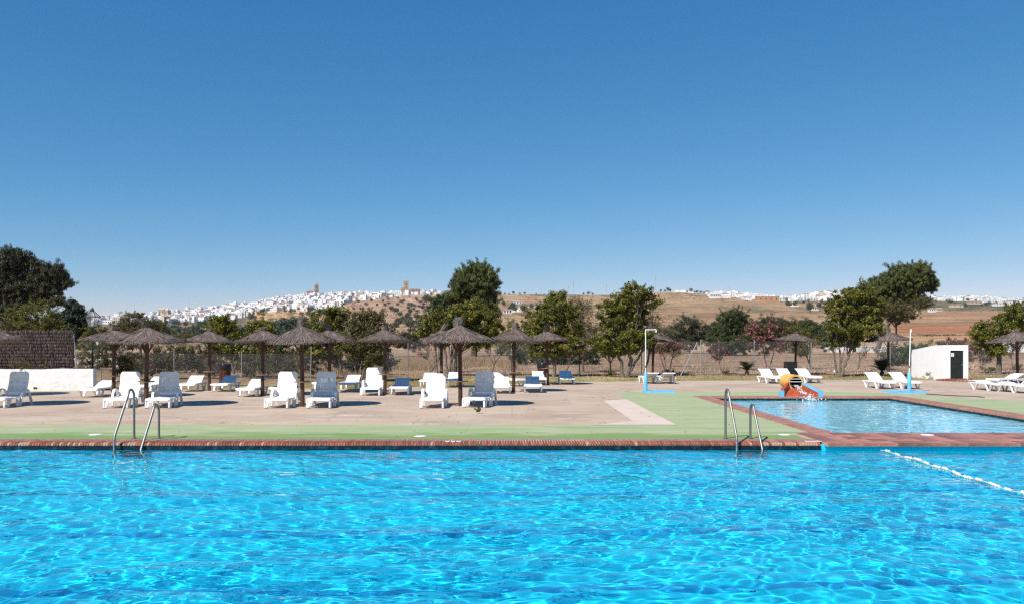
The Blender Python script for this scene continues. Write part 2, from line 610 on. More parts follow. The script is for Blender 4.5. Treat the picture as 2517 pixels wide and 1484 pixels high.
# ------------------------------------------------------------------ terrain (height table: print row of the ground at depth d, per column)
TU = np.array([-900, 0, 245, 400, 520, 600, 700, 780, 870, 960, 1080, 1230, 1500, 1650, 1750, 1950, 2050, 2220, 2400, 2517, 3400], float)
TD = np.array([60, 100, 130, 200, 400, 700, 1100, 1500, 1900], float)
TV = np.array([
    # 60   100  130  200  400  700 1100 1500 1900
    [904, 875, 864, 852, 840, 828, 812, 796, 790],
    [904, 875, 864, 850, 838, 824, 808, 792, 785],
    [904, 875, 864, 850, 832, 815, 801, 789, 781],
    [904, 875, 864, 850, 830, 811, 799, 786, 772],
    [904, 875, 864, 850, 829, 808, 795, 778, 759],
    [904, 875, 864, 850, 828, 804, 790, 767, 750],
    [904, 875, 864, 850, 824, 800, 788, 750, 734],
    [904, 875, 864, 850, 822, 797, 784, 743, 727],
    [904, 875, 864, 850, 818, 782, 748, 735, 725],
    [904, 875, 864, 850, 815, 777, 743, 731, 724],
    [904, 875, 864, 850, 815, 777, 740, 725, 722],
    [904, 875, 864, 848, 812, 774, 744, 726, 724],
    [904, 875, 864, 846, 804, 768, 742, 727, 725],
    [904, 875, 864, 844, 798, 764, 740, 722, 717],
    [904, 875, 864, 844, 796, 763, 740, 724, 722],
    [904, 875, 864, 844, 796, 768, 751, 738, 735],
    [904, 875, 864, 843, 798, 772, 757, 738, 724],
    [904, 875, 864, 836, 810, 790, 766, 749, 733],
    [904, 875, 864, 834, 808, 788, 763, 746, 734],
    [904, 875, 864, 834, 806, 786, 762, 748, 741],
    [904, 875, 864, 838, 815, 795, 775, 760, 750]], float)


def terr_v(u, d):
    """print row of the ground at column u, depth d (arrays)"""
    u = np.asarray(u, float)
    d = np.asarray(d, float)
    ui = np.clip(np.searchsorted(TU, u) - 1, 0, len(TU) - 2)
    fu = np.clip((u - TU[ui]) / (TU[ui + 1] - TU[ui]), 0, 1)
    fu = fu * fu * (3 - 2 * fu)
    ld = np.log(np.clip(d, 60, 1900))
    LD = np.log(TD)
    di = np.clip(np.searchsorted(LD, ld) - 1, 0, len(TD) - 2)
    fd = np.clip((ld - LD[di]) / (LD[di + 1] - LD[di]), 0, 1)
    a = TV[ui, di] * (1 - fd) + TV[ui, di + 1] * fd
    b = TV[ui + 1, di] * (1 - fd) + TV[ui + 1, di + 1] * fd
    return a * (1 - fu) + b * fu


def terr_z(x, y):
    x = np.asarray(x, float)
    y = np.asarray(y, float)
    u = CU + F * x / y
    v = terr_v(u, y)
    z = EYE - (v - HV) / F * y
    flat = np.clip((y - 58) / 20, 0, 1)
    z = -0.04 * (1 - flat) + (z) * flat
    far = np.clip((y - 1900) / 500, 0, 1)
    return z - far * 120


def place(u, v, dmin=130):
    """ground point seen at print position (u, v) on the hills"""
    ds = np.geomspace(dmin, 1890, 500)
    vv = terr_v(np.full_like(ds, u), ds)
    k = np.argmax(vv <= v) if (vv <= v).any() else len(ds) - 1
    d = ds[k]
    x = (u - CU) / F * d
    return Vector((x, d, float(terr_z(x, d))))


def vnoise(x, y, seed):
    """cheap smooth 2-D noise 0..1"""
    r = np.random.default_rng(seed)
    s = np.zeros_like(x)
    t = 0
    for k in range(5):
        f = 2.0 ** k
        for j in range(3):
            a = r.uniform(0, 6.28)
            s += np.sin(f * (math.cos(a) * x + math.sin(a) * y) + r.uniform(0, 6.28)) / (f ** 0.7)
            t += 1 / (f ** 0.7)
    return 0.5 + 0.9 * s / t


us = np.concatenate([np.arange(-1500, -60, 60), np.arange(-60, 2580, 7), np.arange(2580, 4000, 60)]).astype(float)
ds = np.concatenate([np.arange(31, 62, 0.9), np.geomspace(62, 1905, 230), np.array([2000, 2200, 2600, 3500])])
UU, DD = np.meshgrid(us, ds)
XX = (UU - CU) / F * DD
ZZ = terr_z(XX, DD)
rough = np.clip((DD - 60) / 200, 0, 1)
ZZ = ZZ + rough * (vnoise(XX / 16, DD / 16, 5) - 0.5) * np.clip(DD / 500, 0.15, 2.2)
ZZ = ZZ + np.clip((DD - 46) / 6, 0, 1) * (1 - rough) * (vnoise(XX * 1.3, DD * 1.3, 9) - 0.5) * 0.10
ZZ = np.where(DD < 44, -0.045, ZZ)


def terrain_colour(U, D):
    V = terr_v(U, D)
    x = (U - CU) / F * D
    n1 = vnoise(x / 9, D / 9, 1)
    n2 = vnoise(x / 40, D / 60, 2)
    n3 = vnoise(x / 2.0, D / 2.0, 3)
    n4 = vnoise(U / 14, V / 5, 4)
    c = np.empty(U.shape + (3,))

    def put(mask, col):
        mk = np.clip(mask, 0, 1)[..., None]
        c[...] = c * (1 - mk) + np.array(col) * mk

    c[...] = (0.345, 0.225, 0.15)
    put((n1 - 0.45) * 2.5, (0.40, 0.27, 0.18))
    put((n3 - 0.6) * 2.0, (0.29, 0.185, 0.115))
    # lawn strip by the deck, narrow dark band at its back, dirt beyond
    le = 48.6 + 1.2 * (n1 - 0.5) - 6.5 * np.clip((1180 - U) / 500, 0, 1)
    lawn = np.clip((le - D) / 1.2, 0, 1)
    put(lawn, (0.27, 0.220, 0.100))
    put(lawn * np.clip((n3 - 0.45) * 2.5, 0, 1), (0.36, 0.29, 0.15))
    ground_tone = np.exp(-((D - le - 1.3) / 0.55) ** 2) * (U > 1250)
    near = np.clip((D - 49) / 3, 0, 1) * np.clip((135 - D) / 10, 0, 1)
    c *= (1 - .20 * near * (0.4 + 1.2 * n3))[..., None]
    row_ = np.clip((vnoise(x / 5, D / 0.8, 23) - .55) * 5, 0, 1) * near
    put(row_ * .7, (0.22, 0.13, 0.085))
    put(ground_tone * (0.75 + n3), (0.06, 0.042, 0.03))
    put(np.clip((1150 - U) / 100, 0, 1) * np.clip((D - 37) / 4, 0, 1) * (D < 62), (0.25, 0.165, 0.095))
    # middle distance: dry grass and scrub
    mid = np.clip((D - 140) / 60, 0, 1)
    put(mid, (0.40, 0.275, 0.155))
    put(mid * np.clip((n2 - 0.5) * 3, 0, 1), (0.33, 0.235, 0.125))
    # left valley scrub below the town
    scr = np.clip((905 - U) / 60, 0, 1) * np.clip((D - 160) / 60, 0, 1) * np.clip((V - 775) / 6, 0, 1)
    put(scr * 0.85, (0.145, 0.125, 0.065))
    put(scr * np.clip((n1 - 0.42) * 4, 0, 1), (0.085, 0.10, 0.05))
    put(np.clip((n4 - 0.52) * 6, 0, 1) * scr, (0.25, 0.165, 0.11))
    # ochre cliff
    cl = np.clip((U - 612) / 12, 0, 1) * np.clip((815 - U) / 25, 0, 1) * np.clip((V - 761) / 2, 0, 1) * np.clip((789 - V) / 2, 0, 1)
    put(cl, (0.56, 0.36, 0.175))
    put(cl * np.clip((n4 - 0.5) * 6, 0, 1), (0.40, 0.23, 0.12))
    put(cl * np.clip((vnoise(U / 9, V / 9, 8) - 0.55) * 8, 0, 1), (0.13, 0.12, 0.06))
    # town ground
    tw = np.clip((850 - U) / 30, 0, 1) * np.clip((D - 1250) / 60, 0, 1) * (1 - cl)
    put(tw * 0.8, (0.42, 0.36, 0.30))
    # olive hill
    oh = np.clip((U - 830) / 30, 0, 1) * np.clip((1240 - U) / 20, 0, 1) * np.clip((D - 500) / 100, 0, 1)
    put(oh, (0.40, 0.27, 0.165))
    put(oh * np.clip((n4 - 0.5) * 3, 0, 1), (0.32, 0.205, 0.125))
    put(oh * np.clip((V - 800) / 6, 0, 1) * np.clip((n4 - 0.35) * 5, 0, 1), (0.44, 0.165, 0.08))
    path = np.exp(-((U - (1005 + (V - 735) * 1.05)) / 3.0) ** 2) * (V > 733) * (V < 765) * (D > 600)
    put(path * 0.9, (0.58, 0.45, 0.33))
    # brown upland and ploughed field on the right
    up = np.clip((U - 1220) / 30, 0, 1) * np.clip((D - 250) / 80, 0, 1)
    put(up, (0.41, 0.28, 0.155))
    put(up * np.clip((n4 - 0.5) * 3, 0, 1), (0.34, 0.22, 0.12))
    fld = np.clip((U - 1585) / 20, 0, 1) * np.clip((2010 - U) / 30, 0, 1) * np.clip((V - 740) / 3, 0, 1)
    fur = 0.5 + 0.5 * np.sin(V * 2.3 + n1 * 3)
    put(fld * (D > 300), (0.37, 0.25, 0.135))
    put(fld * (D > 300) * np.clip((V - 748) / 8, 0, 1) * 0.7 * fur, (0.285, 0.18, 0.095))
    # far right: brown field, red soil, green scrub in front of the villas
    fr = np.clip((U - 2180) / 30, 0, 1)
    put(fr * (D > 160), (0.38, 0.235, 0.125))
    put(fr * (D > 160) * fur * 0.5, (0.30, 0.18, 0.095))
    red = fr * np.clip((V - 796) / 3, 0, 1) * np.clip((820 - V) / 4, 0, 1) * np.clip((2440 - U) / 50, 0, 1)
    put(red, (0.37, 0.18, 0.088))
    put(red * fur * 0.7, (0.30, 0.125, 0.06))
    gr = fr * np.clip((764 - V) / 3, 0, 1)
    put(gr, (0.165, 0.145, 0.075))
    put(gr * np.clip((n4 - 0.5) * 5, 0, 1), (0.10, 0.11, 0.055))
    lip = np.exp(-((V - 793.5) / 2.0) ** 2) * fr
    put(lip * 0.7, (0.17, 0.15, 0.08))
    n5 = vnoise(U / 70 + 3, V / 1.6, 15)
    n6 = vnoise(U / 25, V / 4, 19)
    put(up * (1 - fr) * np.clip((n6 - 0.56) * 5, 0, 1) * (V < 775), (0.20, 0.165, 0.085))
    sh = (1 + 0.30 * (n5 - 0.5))[..., None]
    c = np.where((D > 250)[..., None], c * sh, c)
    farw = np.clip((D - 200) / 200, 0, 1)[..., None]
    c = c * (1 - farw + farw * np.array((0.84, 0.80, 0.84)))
    return np.clip(c, 0.01, 0.8)


m = bpy.data.materials.new('earth_and_dry_grass')
m.use_nodes = True
n = m.node_tree
p = n.nodes['Principled BSDF']
p.inputs['Roughness'].default_value = 0.95
p.inputs['Specular IOR Level'].default_value = 0.1
at = n.nodes.new('ShaderNodeAttribute')
at.attribute_name = 'ground_tone'
tc = n.nodes.new('ShaderNodeTexCoord')
c = at.outputs['Color']
for sc, amt in ((3.0, 0.45), (0.25, 0.3), (0.03, 0.25)):
    nz = n.nodes.new('ShaderNodeTexNoise')
    nz.inputs['Scale'].default_value = sc
    nz.inputs['Detail'].default_value = 6
    n.links.new(tc.outputs['Object'], nz.inputs['Vector'])
    mr = n.nodes.new('ShaderNodeMapRange')
    mr.inputs['From Min'].default_value = 0.3
    mr.inputs['From Max'].default_value = 0.7
    mr.inputs['To Min'].default_value = 1 - amt
    mr.inputs['To Max'].default_value = 1 + amt
    n.links.new(nz.outputs[0], mr.inputs[0])
    hs = n.nodes.new('ShaderNodeHueSaturation')
    n.links.new(mr.outputs[0], hs.inputs['Value'])
    n.links.new(c, hs.inputs['Color'])
    c = hs.outputs[0]
n.links.new(c, p.inputs['Base Color'])
nb = n.nodes.new('ShaderNodeTexNoise')
nb.inputs['Scale'].default_value = 4
nb.inputs['Detail'].default_value = 8
n.links.new(tc.outputs['Object'], nb.inputs['Vector'])
bp = n.nodes.new('ShaderNodeBump')
bp.inputs['Strength'].default_value = 0.6
bp.inputs['Distance'].default_value = 0.12
n.links.new(nb.outputs[0], bp.inputs['Height'])
n.links.new(bp.outputs[0], p.inputs['Normal'])
ground = grid_mesh('ground', XX, DD, ZZ, m)
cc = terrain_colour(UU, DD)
ca = ground.data.attributes.new('ground_tone', 'FLOAT_COLOR', 'POINT')
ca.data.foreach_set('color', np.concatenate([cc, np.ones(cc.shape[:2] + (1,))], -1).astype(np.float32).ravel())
tag(ground, 'dry brown land rising to distant hills', kind='structure')

# ------------------------------------------------------------------ pool deck
PX0, PX1, PY0, PY1 = -17.0, 20.0, 3.9, 16.45       # main pool
KX0, KX1, KY0, KY1 = 6.90, 13.10, 18.15, 29.62     # paddling pool
WZ = -0.115                                        # water level


def poly_obj(name, polys, z, material, thick=0.0, parent=None):
    mb = MB()
    for pl in polys:
        k = len(pl)
        vs = [(q[0], q[1], z) for q in pl]
        fs = [tuple(range(k))]
        if thick:
            vs += [(q[0], q[1], z - thick) for q in pl]
            fs += [(i, (i + 1) % k, k + (i + 1) % k, k + i) for i in range(k)]
        mb.add(vs, fs)
    return mb.build(name, material, parent)


back = [G(u, v) for u, v in ((-700, 962), (300, 958), (560, 957), (820, 955), (1060, 949), (1300, 941), (1460, 937), (1700, 934.5), (1900, 933), (2250, 932.5),
                             (2390, 932), (3300, 932))]
backp = [(q.x, q.y) for q in back]
rects = [
    [(-60, -12), (PX0 - .4, -12), (PX0 - .4, 17.05), (-60, 17.05)],
    [(PX0 - .4, -12), (PX1 + .4, -12), (PX1 + .4, PY0), (PX0 - .4, PY0)],
    [(PX1 + .4, -12), (60, -12), (60, 18.15), (PX1 + .4, 18.15)],
    [(-60, 17.05), (6.35, 17.05), (6.35, 30.2), (-60, 30.2)],
    [(13.65, 18.15), (60, 18.15), (60, 30.2), (13.65, 30.2)],
    [(-60, 30.2), (60, 30.2)] + list(reversed(backp)),
]
deck = poly_obj('pool_deck', rects, 0.0, M['concrete'], 0.12)
tag(deck, 'worn pinkish concrete deck round the pools', kind='structure')

g2 = poly_obj('green_paint', [
    [(-60, 17.05), (6.35, 17.05), (6.35, 19.9), (-60, 19.9)],
    [(3.83, 19.9), (6.35, 19.9), (6.35, 32.6), (3.95, 32.6), (3.80, 27.0)],
    [(6.35, 30.2), (13.65, 30.2), (13.65, 31.9), (11.8, 32.7), (6.35, 32.6)],
    [(13.65, 18.15), (40, 18.15), (40, 19.0), (23, 23.6), (16.5, 27.5), (13.65, 31.9)]], 0.004, M['greendeck'], parent=deck)
cp = [G(u, v) for u, v in ((1483, 984), (1540, 980), (1663, 1043.4), (1456, 1043.4), (1555, 1035))]
poly_obj('pale_concrete_patch', [[(q.x, min(q.y, 28.5)) for q in cp]], 0.008, M['cream'], parent=deck)


# ------------------------------------------------------------------ pools
def basin(name, x0, x1, y0, y1, zb, ztop, material, label):
    mb = MB()
    mb.add([(x0, y0, zb), (x1, y0, zb), (x1, y1, zb), (x0, y1, zb), (x0, y0, ztop), (x1, y0, ztop), (x1, y1, ztop), (x0, y1, ztop)],
           [(0, 1, 2, 3), (0, 4, 5, 1), (1, 5, 6, 2), (2, 6, 7, 3), (3, 7, 4, 0)])
    o = mb.build(name, material)
    o.cycles.is_caustics_receiver = True
    return tag(o, label, kind='structure')


pool = basin('swimming_pool', PX0, PX1, PY0, PY1, -1.38, -0.02, M['poolpaint'], 'large blue painted swimming pool basin')
kid = basin('paddling_pool', KX0, KX1, KY0, KY1, -0.50, -0.02, M['kidpaint'], 'small pale blue paddling pool basin')
for yl in (8.5, 10.7, 13.1):
    mb = MB()
    mb.add([(PX0 + .3, yl - .075 + .035 * PX0, -1.374), (PX1 - .3, yl - .075 + .035 * PX1, -1.374), (PX1 - .3, yl + .075 + .035 * PX1, -1.374), (PX0 + .3, yl + .075 + .035 * PX0, -1.374)], [(0, 1, 2, 3)])
    ll = mb.build('lane_line', M['laneline'], pool)
    ll.cycles.is_caustics_receiver = True
# mosaic band below the coping, the shade there painted into its dark tone
mb = MB()
mb.box(((PX0 + 5.95) / 2, PY1 - 0.011, -0.14), (5.95 - PX0, 0.02, 0.17))
bt = mb.build('waterline_mosaic', M['bandtile'], pool)
mb = MB()
mb.box(((KX0 + KX1) / 2, KY1 - 0.011, -0.085), (KX1 - KX0 - 0.04, 0.02, 0.07))
mb.box((KX1 - 0.011, (KY0 + KY1) / 2, -0.085), (0.02, KY1 - KY0 - 0.04, 0.07))
mb.build('waterline_mosaic', M['bandtile'], kid)


def wave_field(X, Y, seed, comps, amp):
    r = np.random.default_rng(seed)
    Z = np.zeros_like(X)
    # slow drift of phase so that the pattern never repeats
    wx = 0.35 * np.sin(0.55 * X + 0.3 * Y + 1) + 0.25 * np.sin(0.21 * X - 0.62 * Y)
    wy = 0.35 * np.sin(0.45 * Y - 0.33 * X + 2) + 0.25 * np.sin(0.7 * X + 0.18 * Y)
    for lam0, num, a, spread in comps:
        for k in range(num):
            lam = lam0 * r.uniform(0.75, 1.35)
            th = math.pi / 2 + r.normal(0.12, spread)
            kk = 2 * math.pi / lam
            ph = r.uniform(0, 6.28)
            Z += a * amp * np.sin(kk * (math.cos(th) * (X + wx) + math.sin(th) * (Y + wy)) + ph)
    return Z


def water(name, x0, x1, y0, y1, nx, ny, comps, amp, seed, col, label, gust=True):
    # finer towards the middle, where the pool is seen from close by
    t = np.linspace(-1, 1, nx)
    t = t * (.72 + .28 * t * t)
    x = (x0 + x1) / 2 + (x1 - x0) / 2 * t
    y = np.linspace(y0, y1, ny)
    X, Y = np.meshgrid(x, y)
    Z = wave_field(X, Y, seed, comps, amp)
    if gust:
        g = 0.82 + 0.5 * (vnoise(X * 0.5, Y * 0.7, 77) - 0.5)
        Z = Z * g
    o = grid_mesh(name, X, Y, WZ + Z, glass_mat(name + '_surface', col))
    o.cycles.is_caustics_caster = True
    return tag(o, label, kind='structure')


water('pool_water', PX0 + .01, PX1 - .01, PY0 + .01, PY1 - .024, 1060, 430,
      [(1.7, 5, 0.0036, 0.4), (0.80, 10, 0.0014, 0.6), (0.44, 20, 0.00066, 0.8), (0.27, 28, 0.00040, 1.0), (0.165, 32, 0.00022, 1.2)], 1.0, 3,
      (0.86, 0.99, 1.0), 'rippled clear blue water filling the large pool')
water('paddling_pool_water', KX0 + .005, KX1 - .024, KY0 + .005, KY1 - .024, 220, 300,
      [(0.9, 8, 0.0012, 0.5), (0.5, 12, 0.0007, 0.7), (0.26, 16, 0.00032, 0.9), (0.16, 14, 0.00016, 1.1)], 1.0, 8,
      (0.9, 0.98, 1.0), 'finely rippled pale water in the paddling pool', gust=False)

# ------------------------------------------------------------------ brick coping of the large pool
cop = MB()
cop.sweep_x([(PY1 + .022, -.045), (PY1 + .006, -.02), (PY1 + .03, -.002), (PY1 + .06, .005), (17.05, .005), (17.05, -.05)], PX0 - .4, 5.95)
cop.sweep_x([(PY0 - .6, -.05), (PY0 - .6, .006), (PY0 - .02, .006), (PY0 + .02, -.02), (PY0 - .02, -.06)], PX0 - .4, PX1 + .4)
cop.box((PX0 - .2, (PY0 + PY1) / 2, -.025), (.4, PY1 - PY0, .06))
cop.box((PX1 + .2, (PY0 + PY1) / 2, -.025), (.4, PY1 - PY0, .06))
coping = cop.build('pool_coping', M['mortar'])
tag(coping, 'red brick coping with pale joints along the large pool', kind='structure')
PITCH = 0.0526
bw = 0.0425
bprof = [(16.745, -.03), (16.745, .011), (16.50, .012), (16.455, .004), (16.428, -.016), (16.420, -.042), (16.435, -.060), (16.47, -.062)]
bmesh_ = MB().sweep_x([(q[0] - 16.58, q[1]) for q in bprof], -bw / 2, bw / 2)
b0 = bmesh_.build('brick', M['brick'], coping)
b1d = b0.data.copy()
b1d.materials[0] = M['palebrick']
x = 5.92
b0.location = (x, 16.58, 0)
cnt = 1
rb = random.Random(12)
while cnt < 300:
    x -= PITCH
    b = b0.copy()
    COL.objects.link(b)
    pale = rb.random() < (0.75 if x > 5.0 else (0.45 if x < -7 else 0.07))
    if pale:
        b.data = b1d
    b.location = (x + rb.uniform(-.002, .002), 16.58 + rb.uniform(-.004, .004), rb.uniform(-.0015, .0015))
    cnt += 1
rest = MB()
while x > PX0 - .35:
    x -= PITCH
    rest.sweep_x(bprof, x - bw / 2, x + bw / 2)
rest.build('edge_brick_row', M['palebrick'], coping)['kind'] = 'stuff'
row = MB()
x = 5.92
k = 0
while x > PX0 - .35:
    h = rb.uniform(.0095, .0125)
    row.add([(x - bw / 2, 16.757, .004), (x + bw / 2, 16.757, .004), (x + bw / 2, 17.04, .004), (x - bw / 2, 17.04, .004),
             (x - bw / 2, 16.757, h), (x + bw / 2, 16.757, h), (x + bw / 2, 17.04, h), (x - bw / 2, 17.04, h)],
            [(4, 5, 6, 7), (0, 1, 5, 4), (1, 2, 6, 5), (3, 0, 4, 7)], 0 if rb.random() < .75 else 1)
    x -= PITCH
ro = row.build('back_brick_row', [M['brickrow'], M['palebrick']], coping)
ro['kind'] = 'stuff'

# ------------------------------------------------------------------ tiled strip between the pools
div = MB()
div.box(((6.02 + PX1) / 2, (16.32 + 18.15) / 2, -.022), (PX1 - 6.02, 18.15 - 16.32, .05))
div.box((6.14, 17.6, -.0205), (.42, 1.1, .05))
strip = div.build('tiled_strip', M['joint'])
tag(strip, 'red clay tile strip between the large pool and the paddling pool', kind='structure')
tp = 0.335
t0 = MB().box((0, 0, 0), (tp - .012, tp - .012, .014), taper=.985).build('tile', M['tile'], strip)
first = True
TROWS = 5
th = (18.15 - 16.285) / TROWS
t0d = MB().box((0, 0, 0), (tp - .022, th - .022, .018), taper=.98).build('tile', M['tile'], strip).data
t0f = MB().box((0, 0, -.022), (tp - .022, th - .022, .062), taper=.985).build('tile', M['tile'], strip).data
for o in [o for o in COL.objects if o.parent == strip]:
    bpy.data.objects.remove(o)
for j in range(TROWS):
    for i in range(42):
        xx = 6.04 + tp / 2 + i * tp
        if xx > PX1 - .1:
            break
        t = bpy.data.objects.new('tile', t0f if j == 0 else t0d)
        t.location = (xx + (tp / 2 if False else 0), 16.285 + th * (j + .5), .0095 + rb.uniform(-.0015, .0015))
        t.rotation_euler = (rb.uniform(-.004, .004), rb.uniform(-.004, .004), 0)
        link(t, strip)

# paddling pool coping: small bricks on three sides
kc = MB()
kc.box(((6.35 + KX0) / 2, (18.15 + 30.2) / 2, -.022), (KX0 - 6.35, 30.2 - 18.15, .05))
kc.box(((KX0 + 13.65) / 2, (KY1 + 30.2) / 2, -.022), (13.65 - KX0, 30.2 - KY1, .05))
kc.box(((KX1 + 13.65) / 2, (18.15 + KY1) / 2, -.022), (13.65 - KX1, KY1 - 18.15, .05))
kcop = kc.build('paddling_pool_coping', M['mortar'])
tag(kcop, 'small red brick coping round the paddling pool', kind='structure')
kb = MB()


def kbrick(x0, x1, y0, y1, nose=None):
    h = rb.uniform(.008, .013)
    mm = 0 if rb.random() < .45 else 1
    kb.add([(x0, y0, 0), (x1, y0, 0), (x1, y1, 0), (x0, y1, 0), (x0, y0, h), (x1, y0, h), (x1, y1, h), (x0, y1, h)],
           [(4, 5, 6, 7), (0, 1, 5, 4), (1, 2, 6, 5), (2, 3, 7, 6), (3, 0, 4, 7)], mm)
    if nose == 'y':
        kb.add([(x0, y0 - .03, -.05), (x1, y0 - .03, -.05), (x1, y0 - .03, -.005), (x0, y0 - .03, -.005), (x0, y0, h), (x1, y0, h), (x0, y0, -.05), (x1, y0, -.05)],
               [(0, 1, 2, 3), (3, 2, 5, 4), (0, 3, 4, 6), (1, 7, 5, 2)], mm)
    if nose == 'x':
        kb.add([(x0 - .03, y0, -.05), (x0 - .03, y1, -.05), (x0 - .03, y1, -.005), (x0 - .03, y0, -.005), (x0, y0, h), (x0, y1, h), (x0, y0, -.05), (x0, y1, -.05)],
               [(0, 3, 2, 1), (3, 4, 5, 2), (0, 6, 4, 3), (1, 2, 5, 7)], mm)


y = 18.2
while y < 30.15:
    for a, b in ((6.36, 6.61), (6.62, 6.885)):
        kbrick(a, b, y, y + .10)
    y += .112
x = 6.91
while x < 13.6:
    kbrick(x, x + .055, KY1, KY1 + .28, 'y')
    kbrick(x, x + .055, KY1 + .29, 30.19)
    x += .066
y = 18.2
while y < KY1 - .05:
    kbrick(KX1, KX1 + .27, y, y + .06, 'x')
    kbrick(KX1 + .28, 13.64, y, y + .06)
    y += .071
ko = kb.build('coping_bricks', [M['brickrow'], M['palebrick']], kcop)
ko['kind'] = 'stuff'

# depth marks: white painted tiles on the copings (their figures are worn and unreadable)
for u, v, wd in ((1114, 1084.5, 0.34), (1998, 1085, 0.34)):
    q = G(u, v)
    mb = MB()
    for i in range(3):
        mb.box((-.11 + .11 * i, 0, 0), (.085, .13, .005))
    for i in range(3):
        mb.box((-.11 + .11 * i + .005, 0.005, .0035), (.035, .012, .003), m=1)
        mb.box((-.11 + .11 * i - .012, -0.01, .0035), (.010, .055, .003), m=1)
    o = mb.build('depth_mark', [M['disc'], M['ink']], loc=(q.x, 16.63, .0165))
    tag(o, 'worn white depth mark on the brick coping ' + ('before the middle loungers' if u < 1500 else 'at the corner by the tiled strip'), 'depth mark', 'painted depth marks')

# skimmer lids
for (u, v, z), lab in zip(((235, 1067, .005), (1033, 1071, .009), (1928, 1067, .005), (2280, 1067.5, .018)),
                          ('round white skimmer lid in the green deck left of the left ladder', 'round white skimmer lid in the green deck near the middle loungers',
                           'round white skimmer lid in the green deck right of the right ladder', 'round white skimmer lid set in the red tile strip')):
    q = G(u, v, z)
    mb = MB()
    mb.lathe([(.118, 0), (.118, .006), (.105, .010), (.06, .011), (.02, .011)], 28)
    o = mb.build('skimmer_lid', M['disc'], loc=(q.x, q.y, z))
    mb = MB()
    mb.lathe([(.132, .0), (.132, .005), (.121, .005)], 28)
    mb.build('rim', M['disc'], o)
    tag(o, lab, 'skimmer lid', 'round skimmer lids')


# ------------------------------------------------------------------ thatched umbrellas
def thatch(seed, knob):
    """umbrella head, rim at radius 1, z=0 at the rim; returns quads and tints (unit radius, real heights)"""
    r = np.random.default_rng(seed)
    N = 3600
    a = r.uniform(0, 2 * math.pi, N)
    t0 = r.uniform(0.0, 0.72, N) ** 0.8
    ln = r.uniform(0.25, 0.5, N)
    t1 = np.minimum(t0 + ln, 1.0 + r.uniform(-.02, .03, N))

    def prof(t):
        t = np.clip(t, 0, 1.2)
        return 0.43 * (1 - t) ** 1.05 + 0.03 * np.maximum(0, 1 - t * 6)
    segs = []
    tint = []
    da = r.normal(0, 0.035, N)
    wv = r.uniform(0.007, 0.016, N)
    lift = r.uniform(0.0, 0.028, N)
    base_t = np.clip(r.normal(0.42, 0.24, N), 0, 1)
    for k in range(2):
        ta = t0 + (t1 - t0) * k / 2
        tb = t0 + (t1 - t0) * (k + 1) / 2
        aa = a + da * k / 2
        ab = a + da * (k + 1) / 2
        pa = np.stack([ta * np.cos(aa), ta * np.sin(aa), prof(ta) + lift * (0.4 + 0.6 * k / 2)], -1)
        pb = np.stack([tb * np.cos(ab), tb * np.sin(ab), prof(tb) + lift * (0.4 + 0.6 * (k + 1) / 2) - (0.03 * (tb > .95))], -1)
        s = np.stack([-np.sin(aa), np.cos(aa), r.normal(0, .28, N)], -1)
        s /= np.linalg.norm(s, axis=1)[:, None]
        s *= wv[:, None]
        segs.append(np.stack([pa - s, pa + s, pb + s * .8, pb - s * .8], 1))
        tint.append(base_t)
    # ragged fringe hanging at the rim
    n2 = 900
    a2 = r.uniform(0, 6.283, n2)
    rr_ = r.uniform(.95, .995, n2)
    pa = np.stack([rr_ * np.cos(a2), rr_ * np.sin(a2), r.uniform(0.0, .05, n2)], -1)
    pb = pa + np.stack([.025 * np.cos(a2), .025 * np.sin(a2), r.uniform(-.045, -.02, n2)], -1)
    s = np.stack([-np.sin(a2), np.cos(a2), r.normal(0, .4, n2)], -1) * 0.011
    segs.append(np.stack([pa - s, pa + s, pb + s * .6, pb - s * .6], 1))
    tint.append(np.clip(r.normal(.3, .2, n2), 0, 1))
    # top knot
    n3 = 420
    a3 = r.uniform(0, 6.283, n3)
    z0 = r.uniform(.38, .40 + knob[0], n3)
    tilt = knob[1]

    def ctr(z):
        q = np.maximum(0, z - .40)
        return np.stack([tilt * q + .0 * q, 0.0 * q, z], -1)
    rad = np.where(z0 > .40 + knob[0] * .55, .085, .07) * np.clip(1.5 - (z0 - .38) * 1.2, .5, 1.5)
    pa = ctr(z0) + np.stack([rad * np.cos(a3), rad * np.sin(a3), 0 * a3], -1)
    z1 = z0 + r.uniform(.05, .12, n3)
    pb = ctr(z1) + np.stack([rad * 1.05 * np.cos(a3 + r.normal(0, .5, n3)), rad * np.sin(a3 + r.normal(0, .4, n3)), 0 * a3], -1)
    s = np.stack([-np.sin(a3), np.cos(a3), r.normal(0, .5, n3)], -1) * 0.012
    segs.append(np.stack([pa - s, pa + s, pb + s * .7, pb - s * .7], 1))
    tint.append(np.clip(r.normal(.55, .25, n3), 0, 1))
    return np.concatenate(segs), np.concatenate(tint)


